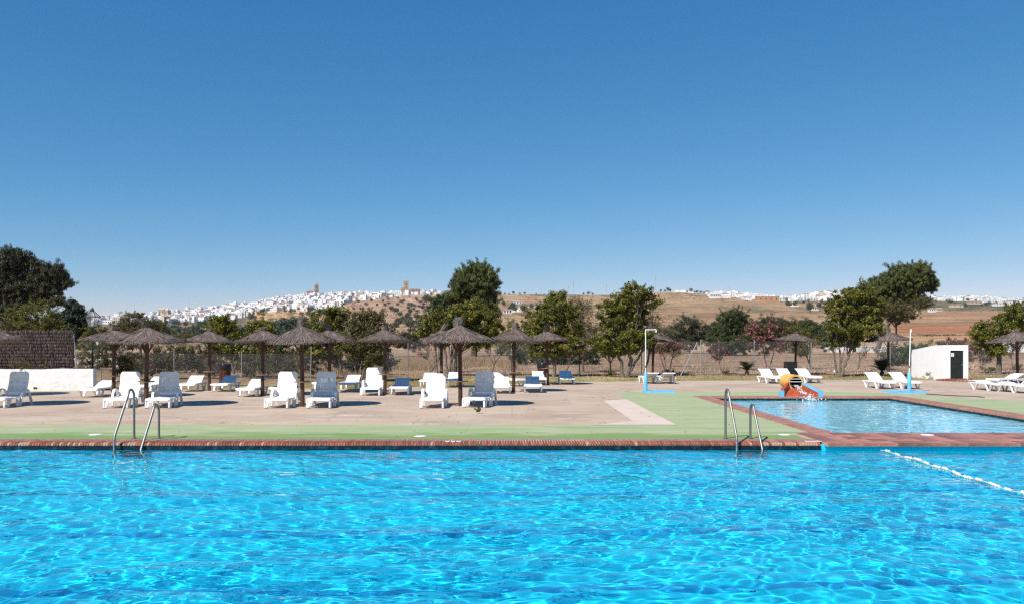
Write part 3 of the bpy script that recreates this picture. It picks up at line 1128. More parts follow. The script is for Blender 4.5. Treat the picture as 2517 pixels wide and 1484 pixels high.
UMB = []          # prototypes
UCH = {}
RIM = 1.93
for kx, (seed, knob) in enumerate(((1, (.15, .10)), (2, (.04, -.2)), (3, (.20, .75)), (4, (.015, 0.0)))):
    e = empty('thatched_umbrella', 'thatched umbrella', 'umbrella', group='thatched umbrellas on brown wooden posts')
    V, T = thatch(seed, knob)
    V[..., 2] += RIM
    can = quads_mesh('thatch_canopy', V, M['straw'], T, e)
    mb = MB()
    mb.lathe([(.985, RIM - .012), (.985, RIM + .004), (.7, RIM + .105), (.4, RIM + .235), (.15, RIM + .345), (.06, RIM + .40), (.03, RIM + .39), (.15, RIM + .30), (.4, RIM + .195), (.7, RIM + .065)], 36)
    core = mb.build('thatch_lining', M['thatch_core'], can)
    mb = MB()
    mb.tube([(0, 0, 0), (0, 0, RIM + .3)], [.066, .06], 12)
    pole = mb.build('post', M['wood'], e, smooth=True)
    rbs = []
    for j in range(8):
        a = j * math.pi / 4 + .2
        mb = MB()
        mb.tube([(.05 * math.cos(a), .05 * math.sin(a), RIM + .30), (.93 * math.cos(a), .93 * math.sin(a), RIM + .0)], .014, 5)
        rbs.append(mb.build('rib', M['wood'], e))
    mb = MB()
    for j in range(2):
        a = j * math.pi / 2 + .6
        mb.tube([(.045 * math.cos(a), .045 * math.sin(a), RIM - .35), (.34 * math.cos(a), .34 * math.sin(a), RIM + .12)], .02, 6)
        mb.tube([(-.045 * math.cos(a), -.045 * math.sin(a), RIM - .35), (-.34 * math.cos(a), -.34 * math.sin(a), RIM + .12)], .02, 6)
    brs = mb.build('brace', M['wood'], e)
    mb = MB()
    mb.lathe([(.075, .715), (.235, .725), (.24, .735), (.24, .75), (.075, .752)], 20)
    tb = mb.build('round_shelf', M['table'], e)
    UMB.append(e)
    UCH[e] = [can, pole, *rbs, brs, tb]
    UCH[can] = [core]

# u, base row, radius, head type, height scale of the head, tilt, label
umb_list = [
    (-23, 996.5, 1.10, 3, 'thatched umbrella cut by the left edge of the photo in the front row'),
    (-41, 972, 1.10, 1, 'thatched umbrella out beyond the left edge behind the front row'),
    (279, 975.6, 1.15, 3, 'thatched umbrella beside the green lamp post'),
    (359, 997, 1.12, 2, 'thatched umbrella with a tall topknot between the two left front row loungers'),
    (514, 959, 0.93, 3, 'small thatched umbrella next to the wooden litter bin on the left'),
    (645, 971.4, 1.0, 3, 'flat topped thatched umbrella left of the big tilted front one'),
    (743.8, 997.8, 1.02, 0, 'front row thatched umbrella between the second pair of tall loungers'),
    (810, 964.5, 0.95, 2, 'thatched umbrella with a bent topknot peeking out behind the second front row umbrella'),
    (946, 969, 1.0, 1, 'broad low thatched umbrella standing alone before the twiggy tree'),
    (1085, 952, 0.97, 2, 'thatched umbrella half hidden behind the tallest front row umbrella'),
    (1132, 996.5, 1.13, 0, 'tallest front row thatched umbrella before the second lamp post'),
    (1262, 962, 0.97, 0, 'thatched umbrella right of the tallest front row umbrella'),
    (1346, 945, 0.98, 2, 'thatched umbrella next to the wooden litter bin in the middle'),
    (1604, 919, 1.24, 1, 'thatched umbrella on the lawn behind the left shower'),
    (1955, 918, 1.29, 1, 'thatched umbrella on the lawn behind the water slide'),
    (2184.5, 922.8, 1.24, 0, 'thatched umbrella on the lawn behind the right shower next to the small palm'),
    (2502, 941, 1.30, 1, 'thatched umbrella at the right edge over the flat loungers'),
]
ru = random.Random(5)
for i, (u, v, rad, kind, lab) in enumerate(umb_list):
    q = G(u, v)
    r = copy_tree(UMB[kind], UCH, (q.x, q.y, 0), ru.uniform(0, 6.28), lab)
    r.rotation_euler = (ru.uniform(-.022, .022), ru.uniform(-.022, .022), r.rotation_euler.z)
    for c in [c for c in COL.objects if c.parent == r]:
        nm = c.name.split('.')[0]
        if nm in ('thatch_canopy', 'rib'):
            c.scale = (rad, rad, 1)
            zz = {0: 1.12, 1: .98, 2: 1.0, 3: .92}[kind]
            c.scale = (rad, rad, zz)
            c.location = (0, 0, RIM * (1 - zz))
            if nm == 'thatch_canopy':
                tx, ty = ru.uniform(-.05, .05), ru.uniform(-.04, .04)
                c.rotation_euler = (tx, ty, 0)
                c.location = (RIM * -math.sin(ty), RIM * math.sin(tx), RIM * (1 - zz))
        if nm == 'round_shelf' and i in (13, 14, 15, 16):
            bpy.data.objects.remove(c)
for e in UMB:
    for c in UCH[e]:
        for g_ in UCH.get(c, []):
            bpy.data.objects.remove(g_)
        bpy.data.objects.remove(c)
    bpy.data.objects.remove(e)


# ------------------------------------------------------------------ loungers (foot towards -y)
def plate(mb, path, half, th, slots=0, gap=0.018, hole=None):
    """slatted band along path [(y,z)...], width 2*half, with lengthwise slots"""
    if slots == 0:
        bars = [(-half, half)]
    else:
        wdt = 2 * half / slots
        bars = [(-half + i * wdt + gap / 2, -half + (i + 1) * wdt - gap / 2) for i in range(slots)]
    n_ = len(path)
    for x0, x1 in bars:
        vs, fs = [], []
        for i, (y, z) in enumerate(path):
            a = path[max(0, i - 1)]
            b = path[min(n_ - 1, i + 1)]
            t = Vector((0, b[0] - a[0], b[1] - a[1])).normalized()
            nn = Vector((0, -t.z, t.y)) * th / 2
            for xx, sg in ((x0, 1), (x1, 1), (x1, -1), (x0, -1)):
                vs.append((xx, y + nn.y * sg, z + nn.z * sg))
        for i in range(n_ - 1):
            for k in range(4):
                k2 = (k + 1) % 4
                fs.append((i * 4 + k, i * 4 + k2, i * 4 + 4 + k2, i * 4 + 4 + k))
        fs += [(3, 2, 1, 0), tuple((n_ - 1) * 4 + k for k in range(4))]
        mb.add(vs, fs)


def ribbon(mb, path, x, wx, th):
    """flat strip following (y,z) path at x, wx wide in x, th thick"""
    plate_path = path
    n_ = len(path)
    vs, fs = [], []
    for i, (y, z) in enumerate(path):
        a = path[max(0, i - 1)]
        b = path[min(n_ - 1, i + 1)]
        t = Vector((0, b[0] - a[0], b[1] - a[1])).normalized()
        nn = Vector((0, -t.z, t.y)) * th / 2
        for xx, sg in ((x - wx / 2, 1), (x + wx / 2, 1), (x + wx / 2, -1), (x - wx / 2, -1)):
            vs.append((xx, y + nn.y * sg, z + nn.z * sg))
    for i in range(n_ - 1):
        for k in range(4):
            k2 = (k + 1) % 4
            fs.append((i * 4 + k, i * 4 + k2, i * 4 + 4 + k2, i * 4 + 4 + k))
    fs += [(3, 2, 1, 0), tuple((n_ - 1) * 4 + k for k in range(4))]
    mb.add(vs, fs)


LCH = {}


def reclined(angle):
    """tall slatted back, arched arms"""
    e = empty('sun_lounger', 'sun lounger', 'sun lounger', group='white plastic sun loungers on the deck')
    parts = []
    mb = MB()
    sp = [(-.02, .228), (-.005, .262), (.05, .285), (.12, .288), (.25, .29), (.5, .272), (.75, .262), (.98, .275), (1.12, .295)]
    plate(mb, sp[:4], .295, .02, 0)
    plate(mb, sp[3:], .285, .018, 9, .008)
    for y, z in ((.02, .268), (.55, .262), (1.08, .28)):
        mb.box((0, y, z - .018), (.57, .05, .016))
    parts.append(mb.build('seat', M['plastic'], e))
    mb = MB()
    for s in (-1, 1):
        ribbon(mb, [(-.01, .235), (0, .262), (.06, .272), (.5, .258), (1.15, .285), (1.25, .28)], s * .315, .045, .034)
    parts.append(mb.build('side_rail', M['plastic'], e))
    L = .74
    ca, sa = math.cos(angle), math.sin(angle)
    h0 = (1.12, .31)
    bp_ = []
    for k in range(9):
        t = k / 8
        bow = .035 * math.sin(t * math.pi * 1.2)
        bp_.append((h0[0] + L * t * ca + bow * sa, h0[1] + L * t * sa - bow * ca))
    mb = MB()
    plate(mb, bp_[1:-2], .240, .016, 11, .0065)
    mb2 = MB()
    for s in (-1, 1):
        ribbon(mb2, bp_[:-1], s * .264, .056, .03)
    t0_, t1_ = bp_[-3], bp_[-1]
    # rounded head panel
    hv = []
    for k in range(9):
        f = k / 8
        y, z = t0_[0] + (t1_[0] - t0_[0]) * f, t0_[1] + (t1_[1] - t0_[1]) * f
        hw = .292 - .055 * max(0, (f - .35) / .65) ** 2.5
        hv.append((hw, y, z))
    nn = Vector((0, -sa, ca)) * .014
    vs, fs = [], []
    for hw, y, z in hv:
        vs += [(-hw, y + nn.y, z + nn.z), (hw, y + nn.y, z + nn.z), (hw, y - nn.y, z - nn.z), (-hw, y - nn.y, z - nn.z)]
    for i in range(8):
        for k in range(4):
            k2 = (k + 1) % 4
            fs.append((i * 4 + k, i * 4 + k2, i * 4 + 4 + k2, i * 4 + 4 + k))
    fs += [(3, 2, 1, 0), (32, 33, 34, 35)]
    mb2.add(vs, fs)
    for s in (.14, .5):
        y, z = h0[0] + L * s * ca, h0[1] + L * s * sa
        mb2.box((0, y + .02 * sa, z - .02 * ca), (.52, .016, .04), Matrix.Rotation(angle - math.pi / 2, 3, 'X'))
    mb2.box((0, h0[0] + .03 * ca, h0[1] + .03 * sa), (.56, .02, .07), Matrix.Rotation(angle - math.pi / 2, 3, 'X'))
    back = mb2.build('backrest', M['plastic'], e)
    parts.append(back)
    LCH[back] = [mb.build('slats', M['plastic'], back)]
    for s in (-1, 1):
        mb = MB()
        ribbon(mb, [(.01, .235), (.005, .12), (.0, .03), (.03, .006), (.12, .006), (.20, .03), (.25, .12), (.34, .25)], s * .322, .05, .03)
        parts.append(mb.build('leg', M['plastic'], e))
        mb = MB()
        ribbon(mb, [(.62, .25), (.60, .12), (.62, .02), (.67, .006), (.74, .02), (.78, .15), (.86, .40), (.95, .485), (1.05, .50), (1.16, .46), (1.25, .34), (1.33, .15), (1.37, .01), (1.43, .005)],
               s * .352, .07, .034)
        parts.append(mb.build('armrest', M['plastic'], e))
    LCH[e] = parts
    return e


def low(angle, L=.66):
    """low lounger, V legs, slightly raised back"""
    e = empty('sun_lounger', 'sun lounger', 'sun lounger', group='white plastic sun loungers on the deck')
    parts = []
    mb = MB()
    sp = [(0, .235), (.015, .285), (.06, .30), (.12, .302), (.35, .30), (.7, .285), (1.02, .29), (1.16, .305)]
    plate(mb, sp[:4], .29, .026, 0)
    plate(mb, sp[3:], .275, .018, 9, .008)
    for y, z in ((.03, .285), (.6, .275), (1.1, .29)):
        mb.box((0, y, z - .018), (.56, .06, .016))
    parts.append(mb.build('seat', M['plastic'], e))
    ca, sa = math.cos(angle), math.sin(angle)
    h0 = (1.16, .31)
    bp_ = [(h0[0] + L * t * ca, h0[1] + L * t * sa + .03 * math.sin(t * 3.1)) for t in (0, .15, .3, .5, .7, .85, .95, 1.0)]
    bp_.append((bp_[-1][0] + .025 * ca + .02 * sa, bp_[-1][1] + .025 * sa - .035))
    mb = MB()
    plate(mb, bp_, .27, .024, 1, .0)
    for i in range(8):
        xx = -.21 + .06 * i
        ribbon(mb, [(q[0] - .010 * sa, q[1] + .014 * ca) for q in bp_[1:5]], xx, .036, .012)
    bk = mb.build('backrest', M['plastic'], e)
    parts.append(bk)
    mb = MB()
    mb.tube([(-.2, h0[0] + .42 * ca, h0[1] + .42 * sa - .02), (-.2, 1.42, .2)], .012, 6)
    mb.tube([(.2, h0[0] + .42 * ca, h0[1] + .42 * sa - .02), (.2, 1.42, .2)], .012, 6)
    LCH[bk] = [mb.build('strut', M['plastic'], bk)]
    for s in (-1, 1):
        mb = MB()
        ribbon(mb, [(0, .25), (.02, .278), (.1, .285), (1.2, .285), (1.7, .27), (1.76, .25)], s * .305, .05, .055)
        parts.append(mb.build('side_rail', M['plastic'], e))
        mb = MB()
        ribbon(mb, [(.12, .265), (.26, .02), (.30, .006), (.36, .006), (.40, .03), (.55, .265)], s * .312, .06, .034)
        parts.append(mb.build('leg', M['plastic'], e))
        mb = MB()
        ribbon(mb, [(1.12, .265), (1.28, .02), (1.32, .006), (1.38, .006), (1.42, .03), (1.62, .265)], s * .312, .06, .034)
        parts.append(mb.build('leg', M['plastic'], e))
    LCH[e] = parts
    return e


protos = {'tall': reclined(R(70)), 'mid': reclined(R(58)), 'low': low(R(17)), 'bump': low(R(24), .58), 'flat': low(R(2)), 'raised': low(R(27))}

# kind, u of the foot centre, base row of the front legs, yaw (deg, + turns the back to the left), label
lounge = [
    ('tall', -17, 1002, 0, 'tall backed white lounger in shade, cut by the left edge of the photo'),
    ('tall', 283.5, 1002.7, 6.5, 'sunlit tall backed white lounger behind the left pool ladder'),
    ('tall', 387, 1002.7, 8, 'tall backed white lounger in grey shade right of the umbrella with the tall topknot'),
    ('tall', 678, 1002.7, 0, 'sunlit tall backed white lounger left of the second front row umbrella post'),
    ('tall', 782.7, 1002.7, 2.5, 'shaded tall backed lounger with sun flecks through its slats, in the second front pair'),
    ('mid', 1060.6, 1003, 0, 'sunlit white lounger with a lower leaning back left of the tallest umbrella post'),
    ('tall', 1163.7, 1001, -12.5, 'turned tall backed white lounger in shade right of the tallest umbrella post'),
    ('low', 215, 976, 2, 'low sunlit white lounger before the end of the white wall'),
    ('bump', 350, 966, 0, 'low white lounger in blue shade behind the left umbrella post'),
    ('bump', 458, 962, 6, 'low sunlit white lounger by the hedge left of the small umbrella'),
    ('bump', 538, 962, 2, 'low white lounger with its back in shade in front of the left litter bin'),
    ('bump', 602, 975, 0, 'low sunlit white lounger left of the flat topped umbrella post'),
    ('bump', 682, 973, 0, 'low white lounger with a shaded back half hidden behind a sunlit tall one'),
    ('bump', 787, 958, 0, 'low sunlit white lounger mostly hidden behind the flecked tall lounger'),
    ('bump', 852, 959.5, 0, 'low white lounger with a shaded back below the twiggy tree on the left'),
    ('mid', 909, 972, 3, 'small sunlit white lounger with arms left of the broad low umbrella post'),
    ('bump', 980, 971, 2, 'low white lounger with a shaded back right of the broad low umbrella post'),
    ('bump', 1049, 951.5, 0, 'low sunlit white lounger behind the leaning back of the middle front lounger'),
    ('bump', 1112, 949.5, 0, 'low white lounger with a shaded back in front of the many stemmed tree'),
    ('bump', 1232, 967, 0, 'low sunlit white lounger directly right of the turned tall backed one'),
    ('bump', 1283, 948.5, 48, 'low sunlit white lounger turned sideways behind the umbrella post right of the tallest one'),
    ('bump', 1311, 965, 0, 'low white lounger with a blue shaded back in front of the middle litter bin'),
    ('bump', 1325, 946, 0, 'low sunlit white lounger standing against the middle litter bin'),
    ('bump', 1395, 944.5, 0, 'low white lounger with a shaded back standing alone right of the middle litter bin'),
    ('low', 1586, 938, 182, 'white lounger seen from its head end behind the blue foot of the left shower'),
    ('low', 1629, 938, 179, 'white lounger seen from its head end, right of the left shower'),
    ('raised', 1908, 942, 2, 'low sunlit white lounger side on, left of the orange water slide'),
    ('raised', 1950, 941, 0, 'low sunlit white lounger side on, half hidden by the orange water slide'),
    ('raised', 2004, 941, 3, 'low white lounger with a dark shaded back right of the orange water slide'),
    ('raised', 2184, 955.5, 0, 'low sunlit white lounger side on, left of the right shower'),
    ('raised', 2246, 955.5, 0, 'low sunlit white lounger side on behind the blue foot of the right shower'),
    ('flat', 2462, 961, 0, 'flat white lounger side on left of the right edge umbrella post'),
    ('flat', 2526, 966, 0, 'nearest flat white lounger side on at the right edge'),
    ('low', 2440, 947, -66, 'white lounger in deep shade behind the flat ones under the right edge umbrella'),
]
for kind, u, v, yaw, lab in lounge:
    q = G(u, v)
    a = R(yaw)
    copy_tree(protos[kind], LCH, (q.x, q.y, 0), a, lab)
for e in protos.values():
    for c in LCH[e]:
        for g_ in LCH.get(c, []):
            bpy.data.objects.remove(g_)
        bpy.data.objects.remove(c)
    bpy.data.objects.remove(e)


# ------------------------------------------------------------------ pool ladders
def ladder(x, h1, h2, lean, label):
    e = empty('pool_ladder', label, 'pool ladder', (x, 17.18, 0), group='steel pool ladders')
    for dx, h in ((-.25, h1), (.25, h2)):
        pts = [(dx, 0, 0), (dx, 0, h - .16)]
        for k in range(1, 9):
            a = math.pi * k / 9
            pts.append((dx, -.14 + .14 * math.cos(a), h - .16 + .16 * math.sin(a)))
        if h > .8:
            pts += [(dx, -.82, .18), (dx, -.86, .08), (dx, -.86, -1.15)]
        else:
            pts += [(dx, -.82, -.10), (dx, -.86, -.18), (dx, -.86, -1.15)]
        mb = MB()
        mb.tube(pts, .0235, 12)
        rail = mb.build('handrail', M['steel'], e, smooth=True)
        mb = MB()
        mb.lathe([(.045, .013), (.045, .02), (.03, .03)], 14, (dx, 0, 0))
        mb.build('flange', M['steel'], rail)
    for z in (-.30, -.58, -.86):
        mb = MB()
        mb.box((0, -.86, z), (.48, .09, .03))
        mb.build('step', M['steel'], e)
    return e


ladder(-7.36, 1.0, .70, 0, 'steel pool ladder with unequal handrails in front of the left loungers')
ladder(4.55, 1.0, .70, 0, 'steel pool ladder with unequal handrails near the tiled strip on the right')

# ------------------------------------------------------------------ lane rope
rope = empty('lane_rope', 'white float rope lying on the water towards the right corner', 'lane rope', (7.0, 16.2, WZ))
mb = MB()
pts = []
for k in range(80):
    y = -k * .16
    pts.append((.05 * math.sin(k * .21), y, .012 + .012 * math.sin(k * .9)))
mb.tube(pts, .008, 5)
mb.build('rope', M['rope_w'], rope)
fm = None
rq = random.Random(9)
for k in range(34):
    for j in range(3):
        y = -.22 - k * .36 - j * .078 + rq.uniform(-.012, .012)
        kk = -y / .16
        if fm is None:
            mb = MB()
            mb.tube([(0, .036, 0), (0, .030, 0), (0, -.030, 0), (0, -.036, 0)], [.018, .026, .026, .018], 8)
            f0 = mb.build('float', M['rope_w'], rope)
            fm = f0.data
            o = f0
        else:
            if j == 2 and rq.random() < .45:
                continue
            o = bpy.data.objects.new('float', fm)
            link(o, rope)
        o.location = (.05 * math.sin(kk * .21), y, .012 + .012 * math.sin(kk * .9) + .004)
        o.rotation_euler = (rq.uniform(-.2, .2), 0, rq.uniform(-.15, .15))


# ------------------------------------------------------------------ showers
def shower(base, slab, colr, head, lean, label):
    e = empty('shower', label, 'shower', base, group='outdoor showers with blue feet')
    mb = MB()
    (x0, x1, y0, y1) = slab
    mb.box(((x0 + x1) / 2, (y0 + y1) / 2, .03), (x1 - x0, y1 - y0, .06), taper=.985)
    mb.build('tray', M['blue'], e)
    mb = MB()
    mb.tube([(0, 0, .05), (0, 0, .735), (0, 0, .75)], [.068, .066, .055], 16)
    mb.build('column', M['blue'], e, smooth=True)
    mb = MB()
    h = 2.36
    top = (lean, 0, h)
    mb.tube([(0, 0, .74), (lean * .3, 0, .74 + (h - .74) * .3), top], .020, 10)
    dx, dy = head
    mb.tube([(lean - .018 * (dx > 0), 0, h), (lean + dx, dy, h + .005)], .019, 10)
    pipe = mb.build('pipe', M['plastic'], e, smooth=True)
    mb = MB()
    mb.lathe([(.018, .0), (.022, -.05), (.035, -.085)], 12, (lean + dx, dy, h))
    mb.build('shower_head', M['plastic'], pipe)
    mb = MB()
    mb.tube([(lean * .2 - .0, -.05, .98), (lean * .2, .03, .98)], .014, 8)
    mb.lathe([(.026, .93), (.03, .95), (.03, 1.0), (.026, 1.02)], 10, (lean * .2, 0, 0))
    mb.build('tap', M['steel'], pipe)
    return e


q = G(1587, 962.5)
shower((q.x, q.y, 0), (-.10, 1.05, -.45, .3), M['blue'], (.40, 0), 0, 'white pipe shower with a long arm on a blue foot in the green deck')
q = G(2235, 964)
shower((q.x, q.y, 0), (-.78, .55, -.35, .55), M['blue'], (-.06, -.16), .05, 'slightly leaning white pipe shower on a blue foot behind the paddling pool')

# ------------------------------------------------------------------ water slide spout
sx, sy = 10.13, 30.45
e = empty('water_slide', 'orange pipe spout with a red chute and blue trims at the paddling pool', 'water spout', (sx, sy, -.04))
mb = MB()
prof = []
n = 24
ro_, ri_ = .272, .215
for (yy, r_, cz) in ((0, ro_, .50), (.9, ro_ * .98, .50)):
    pass
mb.tube([(0, 0, .50), (-.01, .25, .505), (-.03, .6, .51), (-.05, .9, .515)], [ro_, ro_ * 1.02, ro_ * 1.0, ro_ * .96], n, cap=False)
mb.tube([(0, 0, .50), (-.01, .25, .505), (-.03, .6, .51), (-.05, .88, .515)], [ri_, ri_, ri_, ri_], n, m=1, cap=False)
vs, fs = [], []
for k in range(n):
    a = 2 * math.pi * k / n
    vs.append((ro_ * math.cos(a), -.002, .5 + ro_ * math.sin(a)))
    vs.append((ri_ * math.cos(a), -.002, .5 + ri_ * math.sin(a)))
for k in range(n):
    k2 = (k + 1) % n
    fs.append((2 * k, 2 * k2, 2 * k2 + 1, 2 * k + 1))
mb.add(vs, fs, 0)
mb.lathe([(ro_ * .95, 0), (ro_ * .9, .02), (.02, .03)], n)
b = len(mb.v) - 3 * n
for i in range(b, len(mb.v)):
    px, py, pz = mb.v[i]
    mb.v[i] = (px - .05, .895 + pz, .515 + py)
mb.build('pipe', [M['orange'], M['door']], e, smooth=True)
for z in (.53, .43 + .2):
    mb = MB()
    hw = math.sqrt(max(0.01, ri_ ** 2 - (z - .5) ** 2))
    mb.tube([(-hw, -.012, z), (hw, -.012, z)], .011, 8)
    mb.build('bar', M['plastic'], e)
mb = MB()
mb.add([(-.2, .02, .30), (.2, .02, .30), (.52, -.62, .03), (-.62, -.62, .03), (-.2, .02, .0), (.2, .02, .0), (.52, -.62, .0), (-.62, -.62, .0)],
       [(0, 1, 2, 3), (4, 7, 6, 5), (0, 4, 5, 1), (2, 6, 7, 3), (0, 3, 7, 4), (1, 5, 6, 2)])
mb.box((0, .45, .14), (.5, .85, .28))
mb.build('chute', M['redpaint'], e)
# side walls
for s, x0, x1, nm in ((-1, -.22, -.64, 'l'), (1, .22, .60, 'r')):
    mb = MB()
    wt = .09
    a, b_ = (x0, .02), (x1, -.60)
    for (px, py, zt) in ((a[0], a[1], .52), (b_[0], b_[1], .235)):
        pass
    v8 = [(a[0], a[1], 0), (a[0] + s * wt, a[1], 0), (b_[0] + s * wt, b_[1], 0), (b_[0], b_[1], 0),
          (a[0], a[1], .52), (a[0] + s * wt, a[1], .52), (b_[0] + s * wt, b_[1], .25), (b_[0], b_[1], .25)]
    mb.add(v8, [(0, 3, 2, 1), (0, 1, 5, 4), (1, 2, 6, 5), (2, 3, 7, 6), (3, 0, 4, 7), (4, 5, 6, 7)])
    wall = mb.build('side_wall', M['redpaint'], e)
    mb = MB()
    ins = s * -.006
    mb.add([(a[0] + ins, a[1], .445), (b_[0] + ins, b_[1], .175), (b_[0] + ins, b_[1], .253), (a[0] + ins, a[1], .523),
            (a[0] + s * .05, a[1], .523), (b_[0] + s * .05, b_[1], .253)], [(0, 1, 2, 3), (3, 2, 5, 4)])
    if s > 0:
        mb.build('blue_trim', M['blue'], wall)
    mb = MB()
    mb.box((b_[0] + s * .06, b_[1] - .03, .125), (.15, .09, .25))
    mb.build('end_post', M['blue'], e)

# falling water and splash
rw = np.random.default_rng(5)
N = 260
t = rw.uniform(0, 1, N)
P = np.stack([sx - .02 + rw.normal(0, .055, N) + .12 * t, sy - .02 - .75 * t, .36 - .30 * t + .04 * np.sin(t * 8) + rw.normal(0, .012, N)], -1)
N2 = 420
a = rw.uniform(0, 6.28, N2)
rad = np.abs(rw.normal(0, .22, N2))
P2 = np.stack([sx + .12 + rad * np.cos(a), 29.35 + .8 * rad * np.sin(a), WZ + .02 + np.abs(rw.normal(0, .12, N2)) * np.exp(-rad * 2)], -1)
P = np.concatenate([P, P2])
D = rw.normal(0, 1, P.shape)
D /= np.linalg.norm(D, axis=1)[:, None]
D[:, 2] = D[:, 2] * .6 - .3
S = np.cross(D, rw.normal(0, 1, P.shape))
S /= np.linalg.norm(S, axis=1)[:, None]
ln = rw.uniform(.01, .035, len(P))[:, None]
V = np.stack([P - D * ln, P + S * ln * .35, P + D * ln, P - S * ln * .35], 1)
sp_ = quads_mesh('water_splash', V, M['foam'])
tag(sp_, 'white splash of water falling from the orange pipe', 'splash', kind='stuff')

# ------------------------------------------------------------------ white pump hut
fl_, fr_, rl_ = G(2319, 931.3), G(2380, 931.3), G(2242, 924)
y0 = fl_.y
x0, x1 = fl_.x, fr_.x
y1 = rl_.y
e = empty('pump_hut', 'small white pump hut with a dark door on the right of the lawn', 'hut', (x0, y0, 0))
wx, dy = x1 - x0, y1 - y0
mb = MB()
zt = [(0, 1.715), (.8, 1.70), (1.6, 1.62), (dy, 1.42)]
for i in range(3):
    ya, za = zt[i]
    yb, zb = zt[i + 1]
    mb.add([(0, ya, -.05), (0, yb, -.05), (0, yb, zb), (0, ya, za), (wx, ya, -.05), (wx, yb, -.05), (wx, yb, zb), (wx, ya, za)],
           [(0, 1, 2, 3), (4, 7, 6, 5), (3, 2, 6, 7)])
dl, dr, dt = .36, .86, 1.50
dl, dr = (2347 - 2319) / 61 * wx, (2371 - 2319) / 61 * wx
dl = .28 * wx
dr = .81 * wx
dt = 1.44
mb.add([(0, 0, -.05), (dl, 0, -.05), (dl, 0, 1.715), (0, 0, 1.715), (dr, 0, -.05), (wx, 0, -.05), (wx, 0, 1.715), (dr, 0, 1.715), (dl, 0, dt), (dr, 0, dt)],
       [(0, 1, 2, 3), (4, 5, 6, 7), (8, 9, 7, 2)])
mb.add([(dl, 0, -.05), (dl, .08, -.05), (dl, .08, dt), (dl, 0, dt), (dr, 0, -.05), (dr, .08, -.05), (dr, .08, dt), (dr, 0, dt)],
       [(0, 1, 2, 3), (4, 7, 6, 5), (3, 2, 6, 7)])
mb.add([(0, dy, -.05), (wx, dy, -.05), (wx, dy, 1.42), (0, dy, 1.42)], [(0, 1, 2, 3)])
mb.build('wall', M['hutwhite'], e)
mb = MB()
mb.box(((dl + dr) / 2, .05, dt / 2 - .02), (dr - dl - .01, .03, dt - .05))
mb.box(((dl + dr) / 2, .033, dt * .52), (dr - dl - .06, .008, .02))
door = mb.build('door', M['door'], e)
mb = MB()
mb.box((dl + .12, .03, dt - .21), (.15, .006, .18))
note = mb.build('notice', M['paper'], door)
mb = MB()
for k in range(4):
    mb.box((dl + .12, .0265, dt - .155 - .034 * k), (.10 - .02 * (k % 2), .002, .011))
mb.build('notice_text', M['ink'], door)
mb = MB()
mb.lathe([(.012, 0), (.02, .02), (.012, .04)], 10, (dr - .06, .02, .72))
mb.build('handle', M['steel'], door)

# ------------------------------------------------------------------ white planter wall with brushwood screen
wy = 33.8
wxr = -16.6
mb = MB()
xs = np.linspace(-34, wxr, 40)
for i in range(len(xs) - 1):
    za = .82 + .012 * math.sin(xs[i] * 1.7) + .01 * math.sin(xs[i] * 4.1)
    zb = .82 + .012 * math.sin(xs[i + 1] * 1.7) + .01 * math.sin(xs[i + 1] * 4.1)
    fy = .02 * math.sin(xs[i] * 1.1)
    fy2 = .02 * math.sin(xs[i + 1] * 1.1)
    mb.add([(xs[i], wy + fy, -.1), (xs[i + 1], wy + fy2, -.1), (xs[i + 1], wy + fy2, zb), (xs[i], wy + fy, za),
            (xs[i], wy + .3, -.1), (xs[i + 1], wy + .3, -.1), (xs[i + 1], wy + .3, zb), (xs[i], wy + .3, za)],
           [(0, 1, 2, 3), (3, 2, 6, 7), (5, 4, 7, 6)])
mb.add([(wxr, wy + .005, -.1), (wxr, wy + .3, -.1), (wxr, wy + .3, .82), (wxr, wy + .005, .82)], [(0, 1, 2, 3)])
mb.add([(-34, wy + .3, .74), (wxr, wy + .3, .74), (wxr - .2, 36.5, .74), (-34, 36.5, .74)], [(0, 1, 2, 3)], 1)
ww = mb.build('planter_wall', [M['white'], M['barkdark']])
tag(ww, 'low rough whitewashed planter wall at the left', 'wall')
e = empty('brushwood_screen', 'dark brushwood screen fence behind the white planter wall', 'screen fence', (-18.1, 35.2, .70))
rf = np.random.default_rng(21)
qs, ts = [], []
xx = np.arange(-9.5, 0, .026)
for band in range(12):
    z0 = band * .135
    n_ = len(xx)
    xj = xx + rf.normal(0, .008, n_)
    zt_ = z0 + .15 + rf.uniform(-.01, .03, n_) + (rf.uniform(0, .06, n_) if band == 11 else 0)
    dx = rf.normal(0, .012, n_)
    yb = rf.uniform(-.035, .0, n_)
    wv = rf.uniform(.008, .014, n_)
    pa = np.stack([xj, yb, np.full(n_, z0)], -1)
    pm = np.stack([xj + dx * .5, yb - .028, z0 + (zt_ - z0) * .5], -1)
    pb = np.stack([xj + dx, yb + .006, zt_], -1)
    s = np.stack([wv, rf.normal(0, .006, n_), 0 * wv], -1)
    qs.append(np.stack([pa - s, pa + s, pm + s, pm - s], 1))
    qs.append(np.stack([pm - s, pm + s, pb + s, pb - s], 1))
    tt = np.clip(rf.normal(.42, .25, n_), 0, 1)
    ts += [tt, tt]
bw_ = quads_mesh('brushwood', np.concatenate(qs), M['reed'], np.concatenate(ts), e)
bw_['kind'] = 'stuff'
mb = MB()
mb.box((-4.75, .03, .80), (9.5, .03, 1.62))
mb.build('backing', M['barkdark'], e)
for x, dx in ((.0, .16), (-6.02, 0), (-3.1, 0)):
    mb = MB()
    mb.tube([(x + dx, -.03 if dx else .06, 0), (x, .03 if dx else .06, 1.55 if dx else 1.78)], .02, 8)
    mb.build('post', M['galv'], e)


